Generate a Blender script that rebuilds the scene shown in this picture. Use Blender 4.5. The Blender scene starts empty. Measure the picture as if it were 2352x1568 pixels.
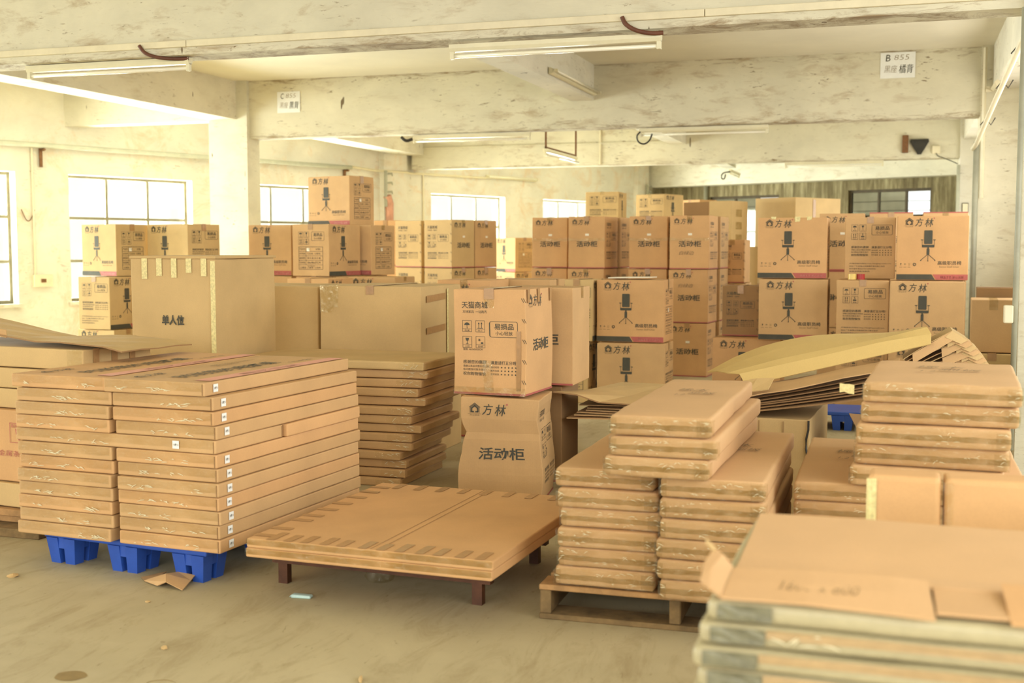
import bpy, bmesh, math, random
from mathutils import Vector, Matrix, noise

scene = bpy.context.scene
COL = scene.collection
PI = math.pi
R = math.radians
CAM_H = 1.455

# ------------------------------------------------------------------ camera, daylight, exposure
cd = bpy.data.cameras.new('camera')
cam = bpy.data.objects.new('camera', cd)
COL.objects.link(cam)
cam.location = (0, 0, CAM_H)
cam.rotation_euler = (R(90 - 4.458), 0, R(17.84))
cd.sensor_fit = 'HORIZONTAL'
cd.sensor_width = 36.0
cd.lens = 2775.0 / 2352.0 * 36.0
cd.clip_start = 0.05
cd.clip_end = 300
cd.dof.use_dof = True
cd.dof.focus_distance = 6.9
cd.dof.aperture_fstop = 2.8
scene.camera = cam

scene.view_settings.view_transform = 'Standard'
scene.view_settings.look = 'None'
scene.view_settings.exposure = 0.18
scene.view_settings.gamma = 1.0
scene.view_settings.use_curve_mapping = False

world = bpy.data.worlds.new('overcast_sky')
scene.world = world
world.use_nodes = True
wb = world.node_tree.nodes['Background']
wb.inputs[0].default_value = (0.97, 1.0, 0.95, 1)
wb.inputs[1].default_value = 1.3

# window wall: a straight line through WP running along WD, the room lies on the side of WN
WP = Vector((-8.92, 21.57, 0))
WA = R(20.13)
WD = Vector((math.sin(WA), math.cos(WA), 0))
WN = Vector((WD.y, -WD.x, 0))
WINDOWS = [(-19.3, -17.15), (-16.3, -14.15), (-13.3, -11.15), (-10.3, -8.13), (-7.31, -5.15), (-4.15, -1.95), (0.50, 2.82), (4.16, 6.45)]
SILL, LINTEL = 0.67, 2.50

def area(name, loc, direction, w, h, power, color):
    ld = bpy.data.lights.new(name, 'AREA')
    ld.shape = 'RECTANGLE'
    ld.size, ld.size_y = w, h
    ld.energy = power
    ld.color = color
    o = bpy.data.objects.new(name, ld)
    COL.objects.link(o)
    o.location = loc
    o.rotation_euler = Vector(direction).to_track_quat('-Z', 'Y').to_euler()
    return o

SKYC = (0.90, 0.98, 1.0)
for (t0, t1) in WINDOWS:
    p = WP + WD * ((t0 + t1) / 2) - WN * 0.42
    area('window_daylight', (p.x, p.y, (SILL + LINTEL) / 2), WN, t1 - t0 + 0.1, LINTEL - SILL + 0.1, 570 if t0 < 0 else 640, SKYC)
# open loading side behind the camera, and the openings of the right hand wall beyond the picture edge
area('loading_door_daylight', (-4.0, -5.0, 2.5), (0.0, 1, -0.25), 15, 2.0, 560, (0.98, 0.99, 0.95))
area('side_daylight', (4.2, 2.5, 2.6), (-1, 0.15, -0.35), 9, 2.0, 280, (0.97, 0.99, 0.96))
area('side_window_daylight', (1.44, 11.6, 2.1), (-1, 0, 0), 4.8, 1.3, 75, (1.0, 0.97, 0.88))
area('side_window_daylight', (1.44, 18.2, 2.1), (-1, 0, 0), 4.8, 1.3, 75, (1.0, 0.97, 0.88))

# ------------------------------------------------------------------ helpers
def lin(r, g, b):
    f = lambda c: (c / 255 / 12.92) if c / 255 <= 0.04045 else ((c / 255 + 0.055) / 1.055) ** 2.4
    return (f(r), f(g), f(b), 1)

class NT:
    def __init__(self, name):
        self.m = bpy.data.materials.new(name)
        self.m.use_nodes = True
        self.t = self.m.node_tree
        self.p = self.t.nodes['Principled BSDF']
        self.tc = self.t.nodes.new('ShaderNodeTexCoord')
    def n(self, kind, **kw):
        x = self.t.nodes.new(kind)
        for k, v in kw.items():
            if k in x.inputs: x.inputs[k].default_value = v
            else: setattr(x, k, v)
        return x
    def l(self, a, b): self.t.links.new(a, b)
    def noise(self, scale, detail=4, rough=0.6, stretch=(1, 1, 1), coord='Object', dist=0.0):
        mp = self.n('ShaderNodeMapping')
        mp.inputs['Scale'].default_value = stretch
        self.l(self.tc.outputs[coord], mp.inputs['Vector'])
        x = self.n('ShaderNodeTexNoise')
        x.inputs['Scale'].default_value = scale
        x.inputs['Detail'].default_value = detail
        x.inputs['Roughness'].default_value = rough
        x.inputs['Distortion'].default_value = dist
        self.l(mp.outputs[0], x.inputs['Vector'])
        return x.outputs['Fac']
    def ramp(self, fac, stops):
        x = self.n('ShaderNodeValToRGB')
        e = x.color_ramp.elements
        e[0].position, e[0].color = stops[0]
        e[1].position, e[1].color = stops[1]
        for s in stops[2:]:
            k = e.new(s[0]); k.color = s[1]
        self.l(fac, x.inputs['Fac'])
        return x.outputs['Color']
    def mix(self, fac, a, b, mode='MIX'):
        x = self.n('ShaderNodeMix', data_type='RGBA', blend_type=mode)
        for sock, v in ((x.inputs[0], fac), (x.inputs[6], a), (x.inputs[7], b)):
            if isinstance(v, bpy.types.NodeSocket): self.l(v, sock)
            else: sock.default_value = v
        return x.outputs[2]
    def bump(self, h, strength, dist=0.01):
        x = self.n('ShaderNodeBump')
        x.inputs['Strength'].default_value = strength
        x.inputs['Distance'].default_value = dist
        self.l(h, x.inputs['Height'])
        self.l(x.outputs[0], self.p.inputs['Normal'])
    def base(self, c):
        if isinstance(c, bpy.types.NodeSocket): self.l(c, self.p.inputs['Base Color'])
        else: self.p.inputs['Base Color'].default_value = c
    def set(self, **kw):
        for k, v in kw.items(): self.p.inputs[k.replace('_', ' ')].default_value = v
        return self

B0, W1 = (0, 0, 0, 1), (1, 1, 1, 1)

def plain(name, c, rough=0.6, metal=0.0, var=0.12, scale=14, bump=0.0, coat=0.0):
    t = NT(name)
    f = t.noise(scale, 5, 0.65)
    d = tuple(x * (1 - var) for x in c[:3]) + (1,)
    u = tuple(min(1, x * (1 + var)) for x in c[:3]) + (1,)
    t.base(t.ramp(f, [(0.3, d), (0.7, u)]))
    t.set(Roughness=rough, Metallic=metal)
    if coat: t.set(Coat_Weight=coat, Coat_Roughness=0.08)
    if bump: t.bump(f, bump, 0.004)
    return t.m

def plaster(name, c, stain, amount=0.5, speck=0.5, scale=1.0, orange=None, bump=0.25, edges=()):
    t = NT(name)
    a = t.noise(1.1 * scale, 6, 0.62, (1, 1, 1.5), dist=0.3)
    col = t.mix(t.ramp(a, [(0.32, B0), (0.72, W1)]), tuple(x * 0.80 for x in c[:3]) + (1,), c)
    b = t.noise(5.0 * scale, 8, 0.72, (0.45, 0.45, 1.5), dist=0.4)
    big = t.noise(0.8 * scale, 3, 0.5)
    m1 = t.mix(1.0, t.ramp(b, [(0.52, B0), (0.72, (amount,) * 3 + (1,))]), t.ramp(big, [(0.38, B0), (0.60, W1)]), 'MULTIPLY')
    col = t.mix(m1, col, stain)
    s = t.noise(26 * scale, 5, 0.66, (0.35, 0.35, 1.6), dist=0.6)
    s2 = t.noise(2.6 * scale, 4, 0.6)
    m2 = t.mix(1.0, t.ramp(s, [(0.60, B0), (0.66, (speck,) * 3 + (1,))]), t.ramp(s2, [(0.50, B0), (0.64, W1)]), 'MULTIPLY')
    col = t.mix(m2, col, tuple(x * 0.50 for x in stain[:3]) + (1,))
    v = t.noise(9 * scale, 2, 0.5, (1.0, 1.0, 0.22))
    m3 = t.ramp(v, [(0.735, B0), (0.75, (speck,) * 3 + (1,))])
    col = t.mix(m3, col, tuple(x * 0.35 for x in stain[:3]) + (1,))
    if edges:
        # grime rubbed into the arrises of the concrete
        sp = t.n('ShaderNodeSeparateXYZ'); t.l(t.tc.outputs['Object'], sp.inputs[0])
        e = t.noise(11, 7, 0.75, (0.25, 0.25, 1.4), dist=0.8)
        for z0, w in edges:
            k = t.n('ShaderNodeMapRange'); t.l(sp.outputs['Z'], k.inputs['Value'])
            k.inputs['From Min'].default_value = z0; k.inputs['From Max'].default_value = z0 + w
            k.inputs['To Min'].default_value = 0.25; k.inputs['To Max'].default_value = 0.0
            ad = t.n('ShaderNodeMath', operation='ADD'); t.l(e, ad.inputs[0]); t.l(k.outputs[0], ad.inputs[1])
            col = t.mix(t.ramp(ad.outputs[0], [(0.66, B0), (0.86, (0.8, 0.8, 0.8, 1))]), col, tuple(x * 0.7 for x in stain[:3]) + (1,))
    if orange:
        o = t.noise(1.3, 8, 0.75, dist=1.5)
        col = t.mix(t.ramp(o, [(0.52, B0), (0.70, (0.6, 0.6, 0.6, 1))]), col, orange)
    t.base(col)
    t.set(Roughness=0.9)
    h = t.mix(0.5, b, s)
    t.bump(h, bump, 0.02)
    return t.m

def cardboard(name, c, var=0.10, ribs=True, rough=0.78):
    t = NT(name)
    oi = t.n('ShaderNodeObjectInfo')
    a = t.noise(3.0, 4, 0.55)
    col = t.ramp(a, [(0.3, tuple(x * (1 - var) for x in c[:3]) + (1,)), (0.7, tuple(min(1, x * (1 + var * 0.7)) for x in c[:3]) + (1,))])
    g = t.noise(160, 2, 0.5)
    col = t.mix(t.ramp(g, [(0.35, (0.10,) * 3 + (1,)), (0.65, B0)]), col, tuple(x * 0.6 for x in c[:3]) + (1,))
    tint = t.ramp(oi.outputs['Random'], [(0.0, (0.93, 0.91, 0.88, 1)), (1.0, (1.0, 1.0, 1.0, 1))])
    col = t.mix(1.0, col, tint, 'MULTIPLY')
    t.base(col)
    t.set(Roughness=rough)
    if ribs:
        w = t.n('ShaderNodeTexWave')
        w.inputs['Scale'].default_value = 55
        w.inputs['Distortion'].default_value = 0.6
        t.l(t.tc.outputs['Object'], w.inputs['Vector'])
        t.bump(t.mix(0.35, a, w.outputs['Fac']), 0.10, 0.004)
    return t.m

def film(name, tint, gloss=0.16, rough=0.10, scale=26, bump=1.0, stretch=(1, 1, 1), streak=0.5):
    """clear packing tape: a tinted see-through film with wrinkled, shiny reflections"""
    m = bpy.data.materials.new(name); m.use_nodes = True
    t = NT.__new__(NT); t.m = m; t.t = m.node_tree; t.t.nodes.clear(); t.tc = t.t.nodes.new('ShaderNodeTexCoord')
    out = t.n('ShaderNodeOutputMaterial'); mx = t.n('ShaderNodeMixShader')
    tr = t.n('ShaderNodeBsdfTransparent'); gl = t.n('ShaderNodeBsdfGlossy')
    f = t.noise(scale, 5, 0.65, stretch, dist=1.6)
    g = t.noise(11, 4, 0.6, stretch)
    t.l(t.ramp(g, [(0.35, tint), (0.7, tuple(1 - (1 - x) * 0.45 for x in tint[:3]) + (1,))]), tr.inputs[0])
    gl.inputs['Roughness'].default_value = rough
    gl.inputs[0].default_value = (0.92, 0.86, 0.68, 1)
    b = t.n('ShaderNodeBump'); b.inputs['Strength'].default_value = bump; b.inputs['Distance'].default_value = 0.012
    t.l(f, b.inputs['Height']); t.l(b.outputs[0], gl.inputs['Normal'])
    k = t.ramp(f, [(0.40, (gloss * 0.5,) * 3 + (1,)), (0.66, (gloss * (1 + streak * 2),) * 3 + (1,))])
    t.l(k, mx.inputs[0]); t.l(tr.outputs[0], mx.inputs[1]); t.l(gl.outputs[0], mx.inputs[2]); t.l(mx.outputs[0], out.inputs[0])
    return m

M = {}
M['plaster'] = plaster('painted_plaster', lin(229, 223, 205), lin(156, 126, 78), 0.60, 0.9)
M['plaster_dirty'] = plaster('dirty_plaster', lin(224, 217, 192), lin(146, 110, 58), 0.70, 0.9, edges=((2.90, 0.16), (3.70, -0.14)))
M['plaster_col'] = plaster('column_plaster', lin(224, 216, 190), lin(150, 122, 78), 0.6, 0.8, 1.3)
M['plaster_wall'] = plaster('window_wall_plaster', lin(232, 226, 210), lin(194, 160, 112), 0.55, 0.5, 0.8, lin(216, 176, 128))
M['column'] = plaster('column_paint', lin(228, 224, 204), lin(150, 126, 84), 0.25, 0.9, 1.6)
M['ceiling'] = plain('ceiling_paint', lin(226, 220, 200), 0.9, var=0.05, scale=1.2)
def floor_mat():
    t = NT('dusty_concrete_floor')
    a = t.noise(0.9, 8, 0.66, (1, 1, 1), dist=0.5)
    col = t.ramp(a, [(0.25, lin(166, 152, 118)), (0.75, lin(194, 180, 144))])
    b = t.noise(7, 8, 0.72, (1.0, 0.28, 1), dist=0.9)
    col = t.mix(t.ramp(b, [(0.50, B0), (0.74, (0.7,) * 3 + (1,))]), col, lin(146, 126, 88))
    s = t.noise(30, 5, 0.7, (1.0, 0.3, 1), dist=1.5)
    col = t.mix(t.ramp(s, [(0.63, B0), (0.70, (0.45,) * 3 + (1,))]), col, lin(120, 98, 62))
    c2 = t.noise(2.4, 3, 0.5)
    col = t.mix(t.ramp(c2, [(0.55, B0), (0.75, (0.35,) * 3 + (1,))]), col, lin(202, 190, 156))
    t.base(col)
    t.set(Roughness=0.72)
    t.bump(t.mix(0.5, b, s), 0.12, 0.01)
    return t.m
M['floor'] = floor_mat()
def greywall_mat():
    t = NT('weathered_concrete')
    a = t.noise(9, 7, 0.7, (1, 1, 0.10), dist=0.3)
    col = t.ramp(a, [(0.35, lin(92, 80, 54)), (0.5, lin(128, 116, 84)), (0.68, lin(182, 172, 136))])
    b = t.noise(1.2, 5, 0.6)
    col = t.mix(t.ramp(b, [(0.4, B0), (0.7, (0.5,) * 3 + (1,))]), col, lin(104, 92, 62))
    t.base(col); t.set(Roughness=0.9)
    t.bump(a, 0.3, 0.02)
    return t.m
M['greywall'] = greywall_mat()
M['card'] = cardboard('brown_cardboard', lin(206, 166, 116))
M['card_warm'] = cardboard('warm_cardboard', lin(212, 166, 114))
M['card_olive'] = cardboard('pale_cardboard', lin(205, 173, 120))
M['card_dark'] = cardboard('dark_cardboard', lin(156, 120, 78))  # also paints in shade on some cartons and heaped sheets
M['kraft'] = cardboard('kraft_wrap', lin(208, 168, 122), 0.06, ribs=False)
M['beige_board'] = cardboard('beige_board', lin(216, 186, 120), 0.05)
M['foam'] = plain('white_foam_sheet', lin(178, 166, 130), 0.55, var=0.07, scale=30, bump=0.4, coat=0.2)
M['ink'] = plain('black_print', lin(72, 69, 57), 0.7, var=0.15)
M['ink_faint'] = plain('faint_print', lin(138, 116, 80), 0.75, var=0.1)
M['pencil'] = plain('marker_writing', lin(112, 92, 68), 0.75, var=0.1)
M['red'] = plain('red_print', lin(176, 92, 84), 0.65, var=0.08)
M['pink'] = plain('pink_print', lin(224, 160, 140), 0.6, var=0.05)
M['white'] = plain('white_print', lin(232, 224, 204), 0.6, var=0.04)
M['pink_text'] = plain('pale_print', lin(226, 176, 160), 0.6, var=0.04)
M['paper'] = plain('white_paper', lin(236, 236, 232), 0.7, var=0.03)
M['tape_tan'] = plain('brown_tape', lin(170, 130, 84), 0.28, var=0.10, scale=40, bump=0.15)
M['tape_pale'] = plain('crinkled_tape', lin(222, 206, 144), 0.22, var=0.2, scale=70, bump=0.8)
M['film'] = film('clear_tape', (0.88, 0.86, 0.78, 1), 0.05, 0.16, 22, 1.0, (1, 1, 2.2))
M['film_dark'] = film('clear_tape_over_seam', (0.68, 0.64, 0.46, 1), 0.07, 0.12, 20, 1.0, (1, 1, 1.6))
M['glint'] = plain('painted_wrinkle_glint', lin(226, 216, 182), 0.18, var=0.08, scale=30)  # pale colour paints in the glints on wrinkled clear tape
M['gloss'] = film('shiny_tape', (0.94, 0.93, 0.87, 1), 0.045, 0.08, 18, 1.0, streak=1.0)
M['steel'] = plain('brown_painted_steel', lin(88, 52, 30), 0.55, 0.2, 0.35, 12, 0.2)
M['rust'] = plain('rusty_iron', lin(120, 82, 50), 0.7, 0.2, 0.4, 25, 0.3)
M['enamel'] = plain('white_enamel', lin(222, 214, 182), 0.35, 0.0, 0.06, 6)
M['enamel_old'] = plain('yellowed_plastic', lin(222, 211, 180), 0.45, 0.0, 0.08, 5)
M['tube'] = plain('lamp_tube_glass', lin(240, 234, 212), 0.12, 0.0, 0.02, 3, coat=0.5)
M['dark'] = plain('dark_rubber', lin(46, 42, 34), 0.6, 0.0, 0.3)
M['cable'] = plain('brown_cable', lin(100, 58, 38), 0.6, 0.0, 0.2)
M['blue'] = plain('blue_plastic', lin(44, 84, 176), 0.42, 0.0, 0.12, 9, 0.1)
M['wood'] = plain('rough_pallet_wood', lin(168, 128, 82), 0.85, 0.0, 0.35, 9, 0.4)
M['wood_dark'] = plain('old_pallet_wood', lin(122, 98, 62), 0.85, 0.0, 0.4, 9, 0.4)
M['pipe'] = plain('grey_pipe', lin(192, 192, 172), 0.5, 0.0, 0.12, 5)
M['pipe_blue'] = plain('blue_grey_pipe', lin(158, 156, 136), 0.5, 0.0, 0.15, 4)
M['red_pipe'] = plain('red_pipe_paint', lin(196, 142, 118), 0.6, 0.0, 0.2, 8)
M['frame'] = plain('old_window_steel', lin(128, 120, 92), 0.6, 0.1, 0.25, 9)
M['frame_dark'] = plain('dark_window_steel', lin(78, 66, 44), 0.7, 0.1, 0.3, 9)
M['stain'] = plain('damp_stain', lin(138, 116, 72), 0.6, var=0.2, scale=20)
M['board_edge'] = plain('board_edge', lin(172, 144, 102), 0.6, var=0.12, scale=20)
M['cloth'] = plain('pale_blue_tissue', lin(186, 212, 206), 0.7, 0.0, 0.1, 30, 0.2)
M['yellow'] = plain('yellow_tape', lin(226, 196, 110), 0.3, 0.0, 0.05)
M['deepred'] = plain('red_tape', lin(164, 44, 40), 0.35, 0.0, 0.05)
M['teal'] = plain('grey_green_tape', lin(116, 112, 88), 0.5, 0.0, 0.25, 40, 0.3)
def glass_mat(lo=(0.86, 0.86, 0.80, 1), hi=(0.97, 0.97, 0.93, 1)):
    m = bpy.data.materials.new('window_glass'); m.use_nodes = True
    t = m.node_tree; t.nodes.clear()
    o = t.nodes.new('ShaderNodeOutputMaterial'); x = t.nodes.new('ShaderNodeMixShader')
    a = t.nodes.new('ShaderNodeBsdfTransparent'); g = t.nodes.new('ShaderNodeBsdfGlossy')
    nz = t.nodes.new('ShaderNodeTexNoise'); nz.inputs['Scale'].default_value = 3
    rp = t.nodes.new('ShaderNodeValToRGB'); rp.color_ramp.elements[0].color = lo; rp.color_ramp.elements[1].color = hi
    t.links.new(nz.outputs['Fac'], rp.inputs['Fac']); t.links.new(rp.outputs[0], a.inputs[0])
    g.inputs['Roughness'].default_value = 0.05
    x.inputs[0].default_value = 0.06
    t.links.new(a.outputs[0], x.inputs[1]); t.links.new(g.outputs[0], x.inputs[2]); t.links.new(x.outputs[0], o.inputs[0])
    return m
M['glass'] = glass_mat()
M['glass_dirty'] = glass_mat((0.30, 0.28, 0.20, 1), (0.62, 0.60, 0.48, 1))

class MB:
    """collects faces and links them as one mesh object"""
    def __init__(self): self.v, self.f, self.mi, self.mats = [], [], [], []
    def slot(self, m):
        if m not in self.mats: self.mats.append(m)
        return self.mats.index(m)
    def add(self, vs, fs, m):
        o = len(self.v); k = self.slot(m)
        self.v += [tuple(p) for p in vs]
        for f in fs: self.f.append([i + o for i in f]); self.mi.append(k)
    def box(self, x0, y0, z0, x1, y1, z1, m, mat=None):
        vs = [(x, y, z) for z in (z0, z1) for (x, y) in ((x0, y0), (x1, y0), (x1, y1), (x0, y1))]
        if mat is not None: vs = [mat @ Vector(p) for p in vs]
        self.add(vs, [(0, 3, 2, 1), (4, 5, 6, 7), (0, 1, 5, 4), (1, 2, 6, 5), (2, 3, 7, 6), (3, 0, 4, 7)], m)
    def bm(self, bm, m, mat=None):
        bm.verts.index_update()
        self.add([(mat @ v.co) if mat is not None else v.co for v in bm.verts], [[v.index for v in f.verts] for f in bm.faces], m)
    def tube(self, pts, r, m, seg=8, cap=True):
        pts = [Vector(p) for p in pts]; rings = []
        rr = r if isinstance(r, (list, tuple)) else [r] * len(pts)
        up = Vector((0, 0, 1))
        for i, p in enumerate(pts):
            d = (pts[min(i + 1, len(pts) - 1)] - pts[max(i - 1, 0)]).normalized()
            a = d.cross(up)
            if a.length < 1e-3: a = d.cross(Vector((1, 0, 0)))
            a.normalize(); b = d.cross(a).normalized()
            rings.append([p + (a * math.cos(2 * PI * k / seg) + b * math.sin(2 * PI * k / seg)) * rr[i] for k in range(seg)])
        vs = [q for ring in rings for q in ring]; fs = []
        for i in range(len(pts) - 1):
            for k in range(seg):
                fs.append((i * seg + k, i * seg + (k + 1) % seg, (i + 1) * seg + (k + 1) % seg, (i + 1) * seg + k))
        if cap: fs += [tuple(range(seg))[::-1], tuple(range((len(pts) - 1) * seg, len(pts) * seg))]
        self.add(vs, fs, m)
    def prism(self, poly, axis, a0, a1, m):
        """poly: 2D outline; axis 'x','y' or 'z' is the extrusion direction"""
        def P(u, v, w): return {'x': (w, u, v), 'y': (u, w, v), 'z': (u, v, w)}[axis]
        n = len(poly)
        vs = [P(u, v, a0) for u, v in poly] + [P(u, v, a1) for u, v in poly]
        fs = [tuple(range(n))[::-1], tuple(range(n, 2 * n))] + [(i, (i + 1) % n, n + (i + 1) % n, n + i) for i in range(n)]
        self.add(vs, fs, m)
    def sheet(self, rows, thick, m, m2=None):
        """a bent sheet: grid of points with a real thickness"""
        nr, nc = len(rows), len(rows[0])
        P = [[Vector(p) for p in r] for r in rows]
        N = []
        for i in range(nr):
            N.append([])
            for j in range(nc):
                du = P[i][min(j + 1, nc - 1)] - P[i][max(j - 1, 0)]
                dv = P[min(i + 1, nr - 1)][j] - P[max(i - 1, 0)][j]
                k = du.cross(dv); N[i].append(k.normalized() if k.length > 1e-9 else Vector((0, 0, 1)))
        top = [P[i][j] + N[i][j] * thick / 2 for i in range(nr) for j in range(nc)]
        bot = [P[i][j] - N[i][j] * thick / 2 for i in range(nr) for j in range(nc)]
        q = lambda i, j, o: o + i * nc + j
        K = nr * nc
        f1 = [(q(i, j, 0), q(i, j + 1, 0), q(i + 1, j + 1, 0), q(i + 1, j, 0)) for i in range(nr - 1) for j in range(nc - 1)]
        f2 = [(q(i, j, K), q(i + 1, j, K), q(i + 1, j + 1, K), q(i, j + 1, K)) for i in range(nr - 1) for j in range(nc - 1)]
        for j in range(nc - 1):
            f2 += [(q(0, j, 0), q(0, j, K), q(0, j + 1, K), q(0, j + 1, 0)), (q(nr - 1, j, 0), q(nr - 1, j + 1, 0), q(nr - 1, j + 1, K), q(nr - 1, j, K))]
        for i in range(nr - 1):
            f2 += [(q(i, 0, 0), q(i + 1, 0, 0), q(i + 1, 0, K), q(i, 0, K)), (q(i, nc - 1, 0), q(i, nc - 1, K), q(i + 1, nc - 1, K), q(i + 1, nc - 1, 0))]
        o = len(self.v); k1 = self.slot(m); k2 = self.slot(m2 or m)
        self.v += [tuple(p) for p in top + bot]
        for f in f1: self.f.append([i + o for i in f]); self.mi.append(k1)
        for f in f2: self.f.append([i + o for i in f]); self.mi.append(k2)
    def build(self, name, parent=None, loc=(0, 0, 0), rz=0.0, smooth=False, deform=None, uvtri=False):
        me = bpy.data.meshes.new(name)
        vs = [deform(Vector(p)) for p in self.v] if deform else self.v
        me.from_pydata([tuple(p) for p in vs], [], self.f)
        for m in self.mats: me.materials.append(m)
        me.polygons.foreach_set('material_index', self.mi)
        if smooth: me.polygons.foreach_set('use_smooth', [True] * len(me.polygons))
        me.update()
        o = bpy.data.objects.new(name, me)
        COL.objects.link(o)
        if parent is not None: o.parent = parent
        o.location = loc
        o.rotation_euler = (0, 0, rz)
        return o

def tag(o, label, cat, group=None):
    o['label'] = label; o['category'] = cat
    if group: o['group'] = group
    return o
def struct(o):
    o['kind'] = 'structure'
    return o
def empty(name, loc=(0, 0, 0), rz=0.0):
    o = bpy.data.objects.new(name, None); COL.objects.link(o)
    o.location = loc; o.rotation_euler = (0, 0, rz)
    o.empty_display_size = 0.1
    return o
def copy_tree(o, parent=None):
    c = o.copy(); COL.objects.link(c)
    if parent is not None: c.parent = parent
    for ch in list(o.children): copy_tree(ch, c)
    return c

def bevel_box(a, b, h, r, seg=2, cuts=0, wob=0.0, seed=0, jit=0.0):
    """box centred in x and y with its base at z = 0, rounded edges, optional uneven faces"""
    bm = bmesh.new()
    bmesh.ops.create_cube(bm, size=1)
    rnd = random.Random(seed)
    for v in bm.verts:
        v.co = Vector((v.co.x * a, v.co.y * b, (v.co.z + 0.5) * h))
        if jit: v.co -= Vector((math.copysign(rnd.uniform(0, jit), v.co.x), math.copysign(rnd.uniform(0, jit), v.co.y), rnd.uniform(0, jit) if v.co.z > h / 2 else 0))
    if r: bmesh.ops.bevel(bm, geom=list(bm.edges), offset=r, segments=seg, profile=0.5, affect='EDGES')
    if cuts:
        big = max(a, b, h)
        for ax, ln in ((0, a), (1, b), (2, h)):
            k = max(0, int(round(cuts * ln / big)))
            if not k: continue
            es = [e for e in bm.edges if abs((e.verts[0].co - e.verts[1].co)[ax]) > ln * 0.6]
            bmesh.ops.subdivide_edges(bm, edges=es, cuts=k, use_grid_fill=True)
        if wob:
            off = Vector((seed * 3.7, seed * 1.9, seed * 5.3))
            for v in bm.verts:
                k = noise.noise_vector(v.co * 5.5 + off)
                k2 = noise.noise_vector(v.co * 17 + off)
                d = k * wob + k2 * wob * 0.35
                if v.co.z < 0.004: d.z = abs(d.z) * 0.3
                v.co += d
                v.co.x = max(-a / 2, min(a / 2, v.co.x)); v.co.y = max(-b / 2, min(b / 2, v.co.y)); v.co.z = max(0, min(h, v.co.z))
    return bm
# ------------------------------------------------------------------ the room
CEIL, BEAM = 3.69, 2.92
def slab(name, x0, y0, z0, x1, y1, z1, m):
    b = MB(); b.box(x0, y0, z0, x1, y1, z1, m)
    return struct(b.build(name))
def wallpt(t, z=0.0, off=0.0):
    p = WP + WD * t + WN * off
    return Vector((p.x, p.y, z))

slab('floor', -22, -9, -0.2, 9, 34, 0.0, M['floor'])
slab('ceiling', -22, -7, CEIL, 3.2, 34, CEIL + 0.2, M['ceiling'])

# left wall with its row of steel windows
def wall_with_holes(name, origin, d, n, t0, t1, h, holes, thick, m):
    b = MB()
    def blk(ta, tb, za, zb):
        if tb - ta < 1e-4 or zb - za < 1e-4: return
        p = [origin + d * ta, origin + d * tb, origin + d * tb - n * thick, origin + d * ta - n * thick]
        vs = [(q.x, q.y, za) for q in p] + [(q.x, q.y, zb) for q in p]
        b.add(vs, [(0, 3, 2, 1), (4, 5, 6, 7), (0, 1, 5, 4), (1, 2, 6, 5), (2, 3, 7, 6), (3, 0, 4, 7)], m)
    c = t0
    for (a, e, z0, z1) in holes:
        blk(c, a, 0, h); blk(a, e, 0, z0); blk(a, e, z1, h); c = e
    blk(c, t1, 0, h)
    return struct(b.build(name))
wall_with_holes('wall_left', WP, WD, WN, -32, 8.55, CEIL, [(a, b, SILL, LINTEL) for a, b in WINDOWS], 0.24, M['plaster_wall'])

def local(o, origin, d):
    o.location = origin; o.rotation_euler = (0, 0, math.atan2(d.y, d.x))
    return o
def window(k, t0, t1):
    """frame in local axes: x along the wall, y out of the room is +y... the frame sits 0.15 m into the wall"""
    o = wallpt(t0, SILL, -0.17)
    W, H = t1 - t0, LINTEL - SILL
    root = empty('window_%d' % k)
    local(root, o, WD); struct(root)
    f = MB(); w = 0.045
    for (x0, z0, x1, z1) in ((0, 0, w, H), (W - w, 0, W, H), (w, 0, W - w, w), (w, H - w, W - w, H)):
        f.box(x0, -0.02, z0, x1, 0.03, z1, M['frame'])
    f.build('window_frame', root)
    for i in (1, 2):
        b = MB(); b.box(W * i / 3 - 0.02, -0.015, w, W * i / 3 + 0.02, 0.025, H - w, M['frame']); b.build('mullion', root)
    for i in (1, 2):
        b = MB(); b.box(w, -0.018, H * (1 - i * 0.34) - 0.02, W - w, 0.02, H * (1 - i * 0.34) + 0.02, M['frame']); b.build('transom', root)
    g = MB(); g.box(w, 0.003, w, W - w, 0.008, H - w, M['glass']); g.build('pane', root)
    s = MB(); s.box(-0.05, -0.22, -0.05, W + 0.05, 0.0, 0.0, M['plaster']); s.build('sill', root)
for k, (a, b) in enumerate(WINDOWS): window(k + 1, a, b)

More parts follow.
